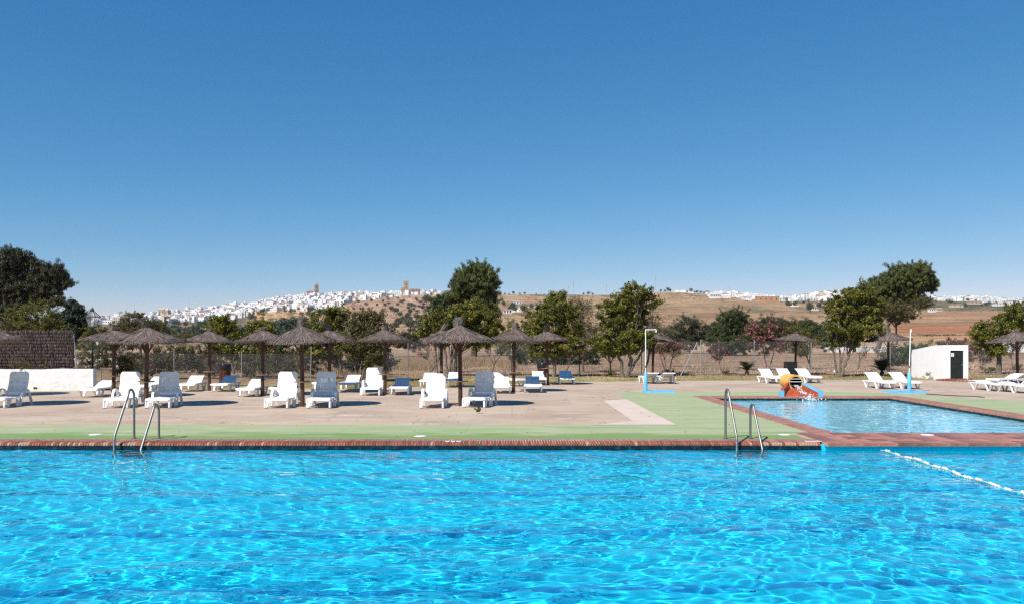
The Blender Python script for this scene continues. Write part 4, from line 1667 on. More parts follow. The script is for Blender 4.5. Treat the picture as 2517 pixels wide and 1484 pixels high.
# ------------------------------------------------------------------ lamp posts
def lamp(base, label):
    e = empty('lamp_post', label, 'lamp post', base, group='dark green lantern lamp posts')
    mb = MB()
    mb.lathe([(.085, 0), (.085, .12), (.06, .2), (.055, .55), (.065, .57), (.065, .62), (.045, .66), (.036, 1.4), (.03, 2.38), (.05, 2.42), (.05, 2.46), (.03, 2.48)], 14)
    mb.build('post', M['green_iron'], e, smooth=True)
    z0, z1, z2 = 2.54, 2.93, 3.17
    b, t_ = .115, .205
    lant = MB()
    lant.box((0, 0, 2.51), (.24, .24, .05))
    for sx_ in (-1, 1):
        for sy_ in (-1, 1):
            lant.tube([(sx_ * b, sy_ * b, z0), (sx_ * t_, sy_ * t_, z1)], .012, 6)
            lant.tube([(sx_ * (t_ + .03), sy_ * (t_ + .03), z1 + .01), (sx_ * .05, sy_ * .05, z2)], .014, 6)
    for s in (-1, 1):
        lant.box((0, s * (t_ + .025), z1 + .008), (2 * t_ + .08, .03, .03))
        lant.box((s * (t_ + .025), 0, z1 + .008), (.03, 2 * t_ + .02, .03))
    fr_ = lant.build('lantern_frame', M['green_iron'], e)
    for k in range(4):
        rot = Matrix.Rotation(k * math.pi / 2, 3, 'Z')
        mb = MB()
        mb.add([rot @ Vector(q_) for q_ in ((-b, -b, z0), (b, -b, z0), (t_, -t_, z1), (-t_, -t_, z1))], [(0, 1, 2, 3)])
        mb.build('pane', M['pane'], fr_)
        mb = MB()
        mb.add([rot @ Vector(q_) for q_ in ((-t_, -t_, z1 + .012), (t_, -t_, z1 + .012), (.05, -.05, z2), (-.05, -.05, z2))], [(0, 1, 2, 3)])
        mb.build('pane', M['pane'], fr_)
    mb = MB()
    mb.lathe([(.062, z2 - .01), (.07, z2 + .02), (.055, z2 + .09), (.02, z2 + .13), (.012, z2 + .17)], 10)
    mb.build('finial', M['green_iron'], e)
    mb = MB()
    mb.lathe([(.02, z0), (.05, z0 + .05), (.055, z0 + .2), (.03, z0 + .26)], 10)
    mb.build('bulb', M['paper'], e)
    return e


pm_ = bpy.data.materials.new('clear_pane')
pm_.use_nodes = True
nn_ = pm_.node_tree
nn_.nodes.clear()
o_ = nn_.nodes.new('ShaderNodeOutputMaterial')
mx_ = nn_.nodes.new('ShaderNodeMixShader')
tr_ = nn_.nodes.new('ShaderNodeBsdfTransparent')
gl_ = nn_.nodes.new('ShaderNodeBsdfGlossy')
gl_.inputs['Roughness'].default_value = .05
df_ = nn_.nodes.new('ShaderNodeBsdfDiffuse')
df_.inputs[0].default_value = (.6, .6, .58, 1)
mx2_ = nn_.nodes.new('ShaderNodeMixShader')
mx2_.inputs[0].default_value = .5
nn_.links.new(gl_.outputs[0], mx2_.inputs[1])
nn_.links.new(df_.outputs[0], mx2_.inputs[2])
mx_.inputs[0].default_value = .28
nn_.links.new(tr_.outputs[0], mx_.inputs[1])
nn_.links.new(mx2_.outputs[0], mx_.inputs[2])
nn_.links.new(mx_.outputs[0], o_.inputs[0])
M['pane'] = pm_
q = G(227.5, 950)
lamp((q.x, q.y, 0), 'dark green lantern lamp post before the white planter wall')
q = W(1121.5, 833, 44.5)
lamp((q.x, q.y, -.04), 'lantern lamp post mostly hidden behind the tallest front row umbrella')


# ------------------------------------------------------------------ bins, speaker box, small lights
def bin_(u, v, label):
    q = G(u, v)
    e = empty('litter_bin', label, 'litter bin', (q.x, q.y, 0), group='slatted wooden litter bins')
    dm = None
    for k in range(20):
        a = 2 * math.pi * k / 20
        if dm is None:
            o = MB().box((0, 0, .40), (.062, .018, .76)).build('slat', M['binwood'], e)
            dm = o.data
        else:
            o = link(bpy.data.objects.new('slat', dm), e)
        o.location = (.23 * math.cos(a), .23 * math.sin(a), 0)
        o.rotation_euler = (0, 0, a + math.pi / 2)
    mb = MB()
    mb.lathe([(.19, .03), (.205, .4), (.21, .80), (.265, .80), (.27, .74), (.262, .70), (.255, .70)], 20)
    mb.lathe([(.252, .80), (.262, .83), (.25, .90), (.225, .915), (.21, .86), (.19, .60)], 20)
    r_ = random.Random(u)
    mb.v = [(x_ * (1 + r_.uniform(-.03, .03)), y_ * (1 + r_.uniform(-.03, .03)), z_ + (r_.uniform(-.015, .015) if z_ > .5 else 0)) for x_, y_, z_ in mb.v]
    mb.build('black_bag', M['black'], e)
    mb = MB()
    mb.lathe([(.222, .62), (.222, .65), (.216, .65), (.216, .62)], 20)
    mb.lathe([(.222, .12), (.222, .15), (.216, .15), (.216, .12)], 20)
    mb.build('hoop', M['galv'], e)


M['binwood'] = mat('red_brown_slat', (0.115, 0.036, 0.020), 0.5, (0.07, 0.024, 0.015), 9, objrand=.4)
bin_(553, 945, 'slatted litter bin with a black bag behind the shaded lounger on the left')
bin_(1334, 938, 'red brown slatted litter bin with a black bag beside the middle umbrella post')
q = G(1943, 921)
e = empty('black_bin', 'square black bin next to the umbrella post behind the water slide', 'bin', (q.x, q.y, 0))
mb = MB()
mb.box((0, 0, .36), (.60, .5, .72))
mb.build('body', M['black'], e)
mb = MB()
mb.box((0, 0, .735), (.64, .54, .04))
mb.build('lid', M['black'], e)
for u, v, lab in ((2050.5, 928, 'small black garden spotlight with a white head on the lawn right of the water slide'),
                  (2129, 926, 'small black garden spotlight at the foot of the large leafy tree on the right')):
    q = G(u, v)
    q = W((1680 + (915 if u < 2100 else 1096) / 2.473) * .9662, 833, 47)
    e = empty('garden_light', lab, 'garden light', (q.x, q.y, -.045), group='garden spotlights in the lawn')
    mb = MB()
    mb.tube([(0, 0, 0), (0, 0, .2)], .02, 8)
    mb.build('stake', M['black'], e)
    mb = MB()
    mb.tube([(0, .02, .2), (.0, -.02, .27), (.05, -.05, .31)], [.05, .06, .07], 10)
    mb.build('lamp_head', M['disc'], e)

# low kerb ring of bricks and hose on the right
e = empty('brick_ring', 'low curved brick edging of a round bed behind the flat loungers', 'brick edging', (G(2450, 940).x, 42.0, 0))
dm = None
for k in range(44):
    a = math.pi * (1.0 - .75 + 1.45 * k / 43) + math.pi * .12
    px, py = 1.65 * math.cos(a) + .2, 1.1 * math.sin(a) - .55
    if dm is None:
        o = MB().box((0, 0, .01), (.09, .22, .09)).build('brick', M['brick'], e)
        dm = o.data
    else:
        o = link(bpy.data.objects.new('brick', dm), e)
    o.location = (px, py, 0)
    o.rotation_euler = (0, 0, math.atan2(py + .55, px - .2) + math.pi / 2)
mb = MB()
hp = [G(u, v) for u, v in ((2276, 968), (2300, 969.5), (2330, 971.5), (2360, 973), (2390, 974), (2420, 976))]
mb.tube([(q_.x, q_.y, .018) for q_ in hp], .016, 6)
tag(mb.build('hose', M['galvdark']), 'dark hose lying on the deck right of the right shower', 'hose')

# ------------------------------------------------------------------ chain-link fence
posts = [(-400, 945), (-60, 940), (100, 938), (249, 937), (428, 932), (594, 933), (763, 934), (925, 927), (1003, 921), (1257, 919), (1424, 922), (1577, 917), (1723, 923), (1854, 916),
         (1994, 914), (2188, 915.5), (2462, 917), (2800, 917)]
fe = empty('chain_link_fence', 'chain link fence with thin grey posts along the back of the lawn', 'fence', (0, 0, 0))
fp = []
hts = {428: 1.42, 594: 1.35, 763: 1.6, 925: 1.5}
for u, v in posts:
    q = G(u, v, -.04)
    h = hts.get(u, 1.95)
    fp.append((q.x, q.y, h))
    if u < -20 or 90 < u < 120:
        continue
    mb = MB()
    mb.tube([(q.x, q.y, -.1), (q.x + (.05 if u == 763 else 0), q.y, h)], .030 if u > 1400 else .024, 8)
    mb.lathe([(.032, h), (.026, h + .02), (.01, h + .03)], 8, (q.x + (.05 if u == 763 else 0), q.y, 0))
    mb.build('post', M['galvdark'] if u in (1577, 1424) else M['galv'], fe)
for (ua, va), (ub, vb), thick in (((1671, 926), (1714, 840), .03), ((1760, 925), (1724, 848), .022), ((1733, 838), (1800, 868), .014), ((683, 918), (676, 859), .024)):
    qa = G(ua, va, -.04)
    qb = W(ub, vb, qa.y + .2)
    mb = MB()
    mb.tube([qa, qb], thick, 8)
    mb.build('brace', M['galv'], fe)
qs = []
sp = .085
hw = .0022
for i in range(2, len(fp) - 1):
    (xa, ya, ha), (xb, yb, hb) = fp[i], fp[i + 1]
    h = min(ha, hb) - .05
    Lf = math.hypot(xb - xa, yb - ya)
    dx, dy = (xb - xa) / Lf, (yb - ya) / Lf
    t = np.arange(-h, Lf, sp)
    for sg in (1, -1):
        t0_ = np.clip(t, 0, Lf)
        t1_ = np.clip(t + h, 0, Lf)
        if sg == 1:
            z0_, z1_ = t0_ - t, t1_ - t
        else:
            z0_, z1_ = h - (t0_ - t), h - (t1_ - t)
        pa = np.stack([xa + dx * t0_, ya + dy * t0_ + .02, z0_ - .02], -1)
        pb = np.stack([xa + dx * t1_, ya + dy * t1_ + .02, z1_ - .02], -1)
        for s in (np.array([dx, dy, 1.0 * -sg]) * hw * .7, np.array([-dy, dx, 0]) * hw):
            qs.append(np.stack([pa - s, pa + s, pb + s, pb - s], 1))
ml = quads_mesh('wire_mesh', np.concatenate(qs), M['galv'], None, fe)
ml['kind'] = 'stuff'


# ------------------------------------------------------------------ vegetation
def rand_unit(r, n):
    v = r.normal(0, 1, (n, 3))
    return v / np.linalg.norm(v, axis=1)[:, None]


def leaf_quads(r, C, out, L, Wd, up=.35, outw=.7, droop=0.0):
    """rhombic leaves at C, normals biased to outward/up"""
    n_ = len(C)
    nrm = rand_unit(r, n_) * 1.0 + out * outw + np.array([0, 0, up])
    nrm /= np.linalg.norm(nrm, axis=1)[:, None]
    d = np.cross(nrm, rand_unit(r, n_))
    d /= np.linalg.norm(d, axis=1)[:, None] + 1e-9
    d[:, 2] -= droop
    s = np.cross(nrm, d)
    ln = L * r.uniform(.65, 1.3, n_)[:, None]
    wd = Wd * r.uniform(.7, 1.25, n_)[:, None]
    return np.stack([C - d * ln * .5, C + s * wd * .5 + nrm * wd * .12, C + d * ln * .5, C - s * wd * .5 + nrm * wd * .12], 1)


def leaf_tris(r, C, out, L, Wd, up=.35, outw=.7, droop=0.0):
    n_ = len(C)
    nrm = rand_unit(r, n_) + out * outw + np.array([0, 0, up])
    nrm /= np.linalg.norm(nrm, axis=1)[:, None]
    d = np.cross(nrm, rand_unit(r, n_))
    d /= np.linalg.norm(d, axis=1)[:, None] + 1e-9
    d[:, 2] -= droop
    s = np.cross(nrm, d)
    ln = L * r.uniform(.65, 1.3, n_)[:, None]
    wd = Wd * r.uniform(.7, 1.25, n_)[:, None]
    return np.stack([C - d * ln * .4 + s * wd * .5, C + d * ln * .6, C - d * ln * .4 - s * wd * .5], 1)


KIND = {  # material, leaf length, leaf width, leaves per clump, clump radius, clumps per m2 of blob surface, up, droop
    'citrus': ('citrus', .115, .068, 56, .23, 8.6, .35, .25),
    'citrus_y': ('citrus_y', .115, .070, 56, .23, 8.2, .35, .25),
    'sparse': ('brownbush', .09, .040, 28, .26, 3.6, .3, .1),
    'pine': ('pine', .32, .045, 70, .34, 4.4, .7, -.6),
    'pinedark': ('pinedark', .32, .05, 70, .34, 3.8, .6, -.5),
    'oleander': ('oleander', .13, .034, 52, .22, 6.5, .3, -.3),
    'grey': ('greybush', .18, .055, 64, .36, 3.6, .4, -.1),
    'feather': ('greenbush', .26, .042, 72, .34, 4.2, .5, -.3),
    'yellow': ('yellowbush', .14, .048, 52, .24, 6.0, .4, -.2),
    'brown': ('brownbush', .13, .055, 54, .26, 5.4, .35, 0),
    'dark': ('darkleaf', .14, .075, 52, .27, 5.0, .3, .2),
    'far': ('farwood', .75, .42, 26, 1.1, .22, .5, 0),
}


def blob_points(r, b, k):
    """clump centres in an ellipsoid b=(cx,cy,cz,rx,ry,rz), thinner inside, lumpy outside"""
    d = rand_unit(r, k)
    rad = r.uniform(.10, 1.0, k) ** .42
    lump = 1 + .16 * np.sin(d[:, 0] * 5 + b[0] * 3) * np.sin(d[:, 2] * 6 + b[2] * 2) + r.normal(0, .11, k)
    return np.array(b[:3]) + d * (rad * lump)[:, None] * np.array(b[3:]), d


def plant(name, label, cat, d, blobs, trunks=(), kind='citrus', dens=1.0, flowers=None, group=None, bark='bark', ground=None, seed=None,
          twigs=10, depth=.8, stuff=False, extra=(), tr=1.0):
    """blobs/trunks in print pixels at depth d; base is the foot of the first trunk or the ground below the crown"""
    r = np.random.default_rng(seed if seed is not None else abs(hash((len(label), label[:9], int(d * 10)))) % 99991)
    r = np.random.default_rng(sum(ord(ch) * (i + 1) for i, ch in enumerate(label)) % 99991)
    s = d / F
    bmin = float(np.median([min(b[2], b[3]) for b in blobs])) * s
    bu = trunks[0][0][0] if trunks else np.mean([b[0] for b in blobs])
    bx = (bu - CU) * s
    gz = float(terr_z(bx, d)) if ground is None else ground
    base = np.array([bx, d, gz])

    def wp(u, v, off=0.0):
        return np.array([(u - CU) * s, d + off, EYE - (v - HV) * s]) - base
    if stuff:
        e = None
    else:
        e = empty(name, label, cat, tuple(base), group=group)
    mk, L, Wd, per, cr, dm, up, droop = KIND[kind]
    if cr > .75 * bmin:
        q_ = max(.15, .75 * bmin / cr)
        cr, L, Wd, per = cr * q_, L * max(.35, q_), Wd * max(.35, q_), max(8, int(per * .6))
    Cs, Os, Ts = [], [], []
    bl = []
    ends = []
    for b in blobs:
        u, v, ru_, rv_ = b[:4]
        off = b[4] if len(b) > 4 else r.uniform(-.35, .35) * ru_ * s
        c_ = wp(u, v, off)
        rx, rz = ru_ * s, rv_ * s
        ry = max(rx, rz) * depth
        bl.append((*c_, rx, ry, rz))
        area = 4 * math.pi * ((rx * ry) ** 1.6 / 3 + (rx * rz) ** 1.6 / 3 + (ry * rz) ** 1.6 / 3) ** (1 / 1.6)
        k = max(5, int(area * dm * dens * 1.1))
        P, dirs = blob_points(r, bl[-1], k)
        Cs.append(P)
        Os.append(dirs)
        Ts.append(np.full(k, r.normal(.5, .08)))
    P = np.concatenate(Cs)
    dirs = np.concatenate(Os)
    tc_ = np.concatenate(Ts) + r.normal(0, .13, len(P))
    keep = P[:, 2] > .05
    P, dirs, tc_ = P[keep], dirs[keep], tc_[keep]
    n_ = len(P) * per
    idx = np.repeat(np.arange(len(P)), per)
    cr_ = cr * r.uniform(.7, 1.25, len(P))
    loc = rand_unit(r, n_) * (r.uniform(0, 1, n_) ** .5)[:, None] * cr_[idx][:, None]
    loc[:, 2] *= .75
    spr = (r.uniform(0, 1, len(P)) < .35) * r.uniform(.5, 1.6, len(P))
    rad_ = dirs[idx] + np.array([0, 0, .35])
    loc = loc * (1 - .45 * np.minimum(spr[idx], 1))[:, None] + rad_ * (spr[idx] * cr_[idx] * r.uniform(-.3, 1.0, n_))[:, None]
    C = P[idx] + loc
    out = dirs[idx] * .6 + loc / (np.linalg.norm(loc, axis=1)[:, None] + 1e-6) * .6
    tint = np.clip(tc_[idx] + r.normal(0, .20, n_), 0, 1)
    keep = C[:, 2] > .03
    C, out, tint = C[keep], out[keep], tint[keep]
    V = leaf_tris(r, C, out, L, Wd, up, .7, droop)
    if stuff:
        o = quads_mesh(name, V, M[mk], tint, None, loc=tuple(base))
        tag(o, label, cat, kind='stuff')
        e = o
    else:
        quads_mesh('crown', V, M[mk], tint, e)
    if flowers:
        fm_, nf, rng_v = flowers
        sel = r.choice(len(P), min(nf, len(P)), replace=False)
        sel = sel[(dirs[sel][:, 1] < .5)]
        q = P[sel] + dirs[sel] * cr * .75
        per_f = 11
        q = np.repeat(q, per_f, 0) + r.normal(0, .06, (len(q) * per_f, 3))
        Vf = leaf_quads(r, q, np.repeat(dirs[sel], per_f, 0), .085, .07, .3, .8)
        fo = quads_mesh('blossom', Vf, M[fm_], np.clip(r.normal(.5, .3, len(q)), 0, 1), e)
        fo['kind'] = 'stuff'
    # trunks, limbs and twigs
    if trunks:
        mb = MB()
        tb_ = MB()
        for t_ in trunks:
            pts, rad = t_[:-1], t_[-1] * tr
            w_ = [Vector(wp(*q_)) for q_ in pts]
            # subdivide and bend a little
            pl = []
            for a, b in zip(w_[:-1], w_[1:]):
                for f in (0, .33, .66):
                    p_ = a.lerp(b, f)
                    if f:
                        p_ += Vector(r.normal(0, .25 * rad + .008, 3))
                    pl.append(p_)
            pl.append(w_[-1])
            m_ = len(pl)
            mb.tube(pl, [rad * (1.25 if i == 0 else 1) * (1 - .62 * i / (m_ - 1)) for i in range(m_)], 7)
            ends.append((pl[-1], rad * .4, pl))
        for _ in range(int(twigs * max(1, len(blobs)) * .8)):
            c_ = P[r.integers(len(P))]
            cv = Vector(c_)
            en = min(ends, key=lambda q_: (q_[0] - cv).length)
            pl = en[2]
            st = pl[r.integers(max(1, len(pl) // 2), len(pl))]
            mid = st.lerp(cv, .5) + Vector(r.normal(0, .12, 3)) + Vector((0, 0, .08))
            tb_.tube([st, mid, cv], [max(.012, en[1] * .55), max(.009, en[1] * .32), .006], 4, cap=False)
        tko = mb.build('trunk', M[bark], e, smooth=True)
        if tb_.v:
            tb_.build('branches', M[bark], tko)
    return e


def T(*pts):
    return pts


# --- big stone pines
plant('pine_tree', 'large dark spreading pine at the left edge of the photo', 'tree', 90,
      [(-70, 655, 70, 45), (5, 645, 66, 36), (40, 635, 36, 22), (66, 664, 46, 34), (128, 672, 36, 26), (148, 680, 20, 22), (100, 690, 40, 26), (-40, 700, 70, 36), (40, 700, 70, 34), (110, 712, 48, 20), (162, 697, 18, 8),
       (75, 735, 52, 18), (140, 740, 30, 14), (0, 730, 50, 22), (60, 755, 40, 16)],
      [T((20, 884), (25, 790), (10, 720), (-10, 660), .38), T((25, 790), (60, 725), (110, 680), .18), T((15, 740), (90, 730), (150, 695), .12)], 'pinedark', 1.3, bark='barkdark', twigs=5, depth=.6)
plant('pine_tree', 'tall round headed pine rising behind the middle umbrellas', 'tree', 100,
      [(1167, 692, 54, 44), (1182, 670, 38, 24), (1140, 700, 34, 34), (1200, 700, 26, 34), (1160, 735, 58, 32), (1112, 728, 26, 14), (1190, 745, 36, 28), (1085, 742, 26, 14), (1150, 765, 50, 26), (1205, 768, 24, 22)],
      [T((1165, 875), (1166, 790), (1165, 700), .34), T((1165, 790), (1120, 745), .14)], 'pine', 1.15, bark='barkdark', twigs=8)
plant('pine_tree', 'wide leaning pine behind the leafy tree on the right', 'tree', 125,
      [(2215, 688, 62, 40), (2250, 670, 42, 24), (2165, 712, 44, 34), (2268, 695, 34, 26), (2210, 722, 66, 26), (2135, 715, 28, 20), (2290, 700, 14, 20)],
      [T((2152, 864), (2168, 830), (2196, 780), (2215, 720), .40), T((2192, 789), (2240, 735), (2285, 700), .2), T((2196, 780), (2150, 725), .2)], 'pine', .95, bark='barkdark', twigs=10)
plant('scrub_tree', 'brown twiggy tree growing under the leaning pine', 'tree', 118,
      [(2190, 762, 52, 22), (2225, 768, 38, 22), (2262, 744, 30, 16), (2160, 757, 32, 18), (2205, 785, 26, 12)],
      [T((2205, 869), (2203, 800), (2195, 760), .16), T((2203, 800), (2240, 760), .1), T((2203, 805), (2165, 760), .1)], 'brown', .95, bark='barkdark', twigs=22)

# --- leafy trees along the lawn
plant('leafy_tree', 'tallest leafy tree with several grey stems by the left shower', 'tree', 45.6,
      [(1562, 725, 44, 26), (1528, 752, 44, 34), (1590, 745, 28, 28), (1500, 785, 36, 30), (1555, 785, 44, 30), (1535, 825, 52, 30), (1478, 842, 32, 20), (1585, 835, 26, 22), (1510, 858, 26, 16), (1550, 858, 26, 14)],
      [T((1532, 927), (1528, 897), (1521, 871), (1512, 820), .13), T((1542, 927.6), (1548, 897), (1547, 860), (1556, 780), .15), T((1544, 920), (1560, 890), (1582, 858), (1596, 800), .09), T((1521, 871), (1500, 830), .07)],
      'citrus', .92, twigs=14)
plant('leafy_tree', 'twiggy half bare tree right of the tallest leafy tree', 'tree', 49.5,
      [(1605, 775, 30, 30), (1628, 800, 30, 24), (1592, 810, 26, 20), (1648, 818, 18, 12)],
      [T((1585, 917), (1595, 870), (1605, 800), .08), T((1595, 870), (1630, 815), .05)], 'sparse', 1.15, twigs=34)
plant('leafy_tree', 'slim young tree left of the tallest leafy tree', 'tree', 49,
      [(1484, 856, 26, 16), (1506, 866, 18, 12)], [T((1499.5, 918.5), (1500, 893), (1494, 866), .06), T((1500, 893), (1512, 868), .04)], 'citrus', .8, twigs=12)
plant('leafy_tree', 'large leafy tree with light leaning stems before the leaning pine', 'tree', 46.8,
      [(2120, 722, 40, 18), (2085, 738, 44, 28), (2060, 765, 28, 28), (2112, 768, 48, 32), (2148, 758, 28, 26), (2078, 808, 44, 30), (2128, 805, 36, 26), (2058, 832, 26, 20), (2160, 795, 18, 18), (2105, 838, 30, 16)],
      [T((2061, 923), (2051, 880), (2048, 850), .07), T((2063, 923), (2066, 885), (2062, 850), .08), T((2066, 923), (2078, 895), (2086, 870), (2094, 830), .10), T((2067, 890), (2076, 850), .05), T((2088, 860), (2130, 800), .05)],
      'citrus', .9, twigs=15)
plant('leafy_tree', 'bright yellow green tree with a straight grey trunk near the right edge', 'tree', 50.5,
      [(2412, 812, 28, 26), (2428, 838, 32, 22), (2462, 805, 30, 24), (2492, 768, 28, 24), (2500, 795, 20, 20), (2470, 785, 18, 16), (2448, 860, 26, 14)],
      [T((2455, 914), (2456, 870), (2462, 820), .15), T((2457, 855), (2425, 825), .07), T((2462, 820), (2490, 780), .07)], 'citrus_y', 1.0, twigs=10)
plant('leafy_tree', 'many stemmed leafy tree behind the tallest front row umbrella', 'tree', 47.5,
      [(1095, 790, 42, 34), (1140, 778, 46, 32), (1185, 790, 44, 34), (1130, 820, 50, 28), (1200, 832, 30, 24), (1160, 838, 40, 22), (1165, 760, 28, 18), (1100, 825, 40, 24), (1215, 805, 24, 24)],
      [T((1105, 921), (1108, 890), (1110, 850), .08), T((1100, 921), (1097, 885), (1092, 850), .07), T((1112, 921), (1118, 885), (1126, 845), .08), T((1108, 921), (1113, 880), (1140, 830), .05)], 'citrus', .95, twigs=14)
plant('leafy_tree', 'yellow green tree left of the many stemmed one', 'tree', 52,
      [(1060, 790, 28, 24), (1082, 812, 30, 26), (1048, 818, 24, 22), (1076, 838, 24, 14)], [T((1074, 914), (1072, 870), (1068, 815), .08)], 'citrus_y', .9, twigs=8)
plant('leafy_tree', 'dark green round tree at the foot of the tall pine', 'tree', 78,
      [(1078, 752, 24, 24), (1068, 770, 20, 18), (1092, 772, 20, 18)], [T((1080, 886), (1079, 820), (1078, 765), .12)], 'dark', 1.1)
plant('leafy_tree', 'low leaning tree with reddish blossoms left of the many stemmed tree', 'tree', 47.8,
      [(1042, 865, 22, 13), (1075, 880, 16, 10), (1060, 850, 20, 10)], [T((1051, 921), (1066, 903), (1080, 880), .055), T((1064, 905), (1048, 870), .035)], 'sparse', .9, ('redp', 10, 0), twigs=22)
plant('leafy_tree', 'small bare branched tree behind the turned lounger', 'tree', 50.5,
      [(1214, 850, 34, 18), (1240, 858, 20, 14)], [T((1208.5, 916.7), (1215, 896), (1216, 872), .05), T((1214, 896), (1198, 866), .03), T((1215, 893), (1240, 862), .03)], 'sparse', .75, twigs=34)
plant('leafy_tree', 'broad leafy tree spreading over the middle litter bin', 'tree', 46.6,
      [(1330, 788, 42, 38), (1376, 760, 42, 34), (1372, 732, 24, 18), (1352, 828, 50, 32), (1400, 800, 38, 38), (1308, 830, 32, 28), (1398, 842, 36, 28), (1345, 862, 44, 18)],
      [T((1362, 923.5), (1364, 890), (1372, 830), .11), T((1363, 900), (1345, 840), .07)], 'citrus', .9, twigs=14)
plant('leafy_tree', 'grey green twiggy tree left of the tallest leafy tree', 'tree', 53,
      [(1430, 785, 38, 36), (1450, 822, 34, 32), (1412, 748, 30, 26), (1438, 860, 30, 20), (1440, 750, 20, 16)], [T((1432, 912), (1432, 860), (1430, 800), .08)], 'sparse', 1.9, twigs=30)
plant('leafy_tree', 'leafy tree with a leaning pale trunk behind the bent topknot umbrella', 'tree', 44.2,
      [(792, 798, 34, 28), (832, 784, 32, 32), (805, 832, 40, 28), (760, 848, 30, 28), (838, 845, 30, 28), (785, 865, 32, 20), (815, 768, 20, 14)],
      [T((852, 927.5), (830, 900), (810, 850), .09), T((838, 910), (838, 860), (832, 800), .06)], 'citrus', .92, twigs=12)
plant('leafy_tree', 'twiggy green tree with thin stems behind the broad low umbrella', 'tree', 41.5,
      [(880, 800, 38, 34), (920, 796, 38, 34), (898, 838, 48, 34), (940, 832, 26, 28), (862, 862, 26, 20), (915, 872, 38, 22), (900, 775, 22, 14)],
      [T((880, 934), (872, 900), (868, 850), .05), T((884, 934), (890, 890), (885, 820), .055), T((888, 934), (902, 890), (915, 820), .05)], 'brown', 1.25, twigs=26)
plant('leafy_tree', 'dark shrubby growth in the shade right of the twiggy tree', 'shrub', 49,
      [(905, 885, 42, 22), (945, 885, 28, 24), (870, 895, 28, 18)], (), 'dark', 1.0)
plant('leafy_tree', 'bright leafy tree behind the left litter bin', 'tree', 45.5,
      [(532, 808, 28, 22), (556, 800, 26, 22), (545, 780, 16, 10), (575, 822, 20, 16), (560, 862, 36, 16), (600, 868, 32, 18), (530, 860, 20, 14)],
      [T((574, 918), (570, 890), (560, 840), .07), T((572, 915), (588, 885), (598, 860), .05)], 'citrus_y', 1.0, twigs=12)
plant('leafy_tree', 'leafy tree top showing above the flat topped umbrella', 'tree', 45,
      [(640, 802, 30, 16), (662, 815, 26, 14), (620, 822, 22, 14), (655, 850, 40, 16)], [T((648, 924), (645, 880), (642, 815), .07)], 'citrus', .95, twigs=10)

# --- hedges and oleanders on the left
ol = [(222, 885, 26, 22, 39.5, 'whitep', 16, 'white flowered oleander behind the green lamp post'),
      (262, 872, 34, 34, 40.8, 'whitep', 34, 'white flowered oleander behind the umbrella beside the lamp post'),
      (305, 885, 30, 34, 41.5, 'whitep', 10, 'thin white dotted oleander left of the topknot umbrella post'),
      (345, 900, 28, 24, 43.5, 'redp', 3, 'dull oleander hedge bush behind the topknot umbrella post'),
      (400, 880, 34, 38, 44.0, 'pink', 14, 'pink flowered oleander right of the topknot umbrella post'),
      (452, 875, 38, 40, 44.2, 'pink', 26, 'oleander with the most pink blossoms in the left hedge'),
      (508, 885, 34, 36, 44.5, 'redp', 8, 'oleander behind the small umbrella post'),
      (625, 888, 36, 34, 44.8, 'redp', 2, 'dull green oleander behind the flat topped umbrella post'),
      (685, 882, 38, 38, 44.6, 'redp', 10, 'oleander with a few red blossoms behind the tilted grey fence post'),
      (742, 886, 34, 36, 45.0, 'redp', 5, 'oleander behind the second front row umbrella post')]
for u, v, ru_, rv_, d, fl, nf, lab in ol:
    plant('oleander', lab, 'shrub', d, [(u, v, ru_, rv_), (u - ru_ * .5, v + rv_ * .35, ru_ * .7, rv_ * .7), (u + ru_ * .5, v + rv_ * .3, ru_ * .7, rv_ * .7)], (), 'oleander', .75, (fl, nf, 0),
          group='oleander bushes along the fence')
plant('hedge_bush', 'dense green bush filling the gap behind the flat topped umbrella', 'shrub', 52, [(640, 862, 60, 30), (560, 885, 50, 28), (720, 862, 56, 32), (490, 885, 60, 34), (400, 885, 60, 34), (790, 880, 50, 28), (850, 885, 46, 26), (330, 890, 50, 28), (680, 890, 60, 22)], (), 'oleander', .7)
plant('yellow_bush', 'olive yellow bush behind the brushwood screen', 'shrub', 58,
      [(80, 775, 52, 36), (40, 785, 30, 30), (110, 795, 36, 30), (75, 812, 60, 26), (140, 820, 30, 20)], (), 'yellow', .9)
plant('yellow_bush', 'small brownish bush at the left edge above the brushwood screen', 'shrub', 50, [(0, 805, 26, 24), (-40, 800, 40, 40), (14, 822, 16, 14)], (), 'brown', 1.0)
plant('dark_bush', 'dark blue green bush at the left edge under the large pine', 'shrub', 72, [(8, 775, 34, 30), (40, 800, 26, 30), (-40, 770, 40, 40)], (), 'dark', 1.0)
plant('poplar', 'dark glossy tree left of the green lamp post', 'tree', 62,
      [(178, 778, 24, 36), (205, 792, 18, 26), (155, 795, 24, 30), (190, 815, 30, 22), (170, 840, 26, 20), (175, 748, 9, 14), (202, 765, 7, 14), (215, 800, 8, 20)], [T((180, 900), (180, 850), (180, 780), .10)], 'dark', 1.9, twigs=4)
plant('yellow_bush', 'bright yellow green bush behind the green lamp post', 'shrub', 56, [(238, 818, 28, 18), (212, 835, 22, 18), (258, 838, 24, 18), (225, 860, 36, 24)], (), 'yellow', 1.1)
plant('scrub_tree', 'brown green tree in front of the left end of the hill town', 'tree', 105,
      [(330, 785, 34, 20), (365, 798, 36, 20), (345, 808, 50, 18), (300, 805, 24, 14), (395, 808, 22, 14)], [T((345, 873), (345, 830), (342, 795), .2)], 'brown', 1.0, twigs=8)

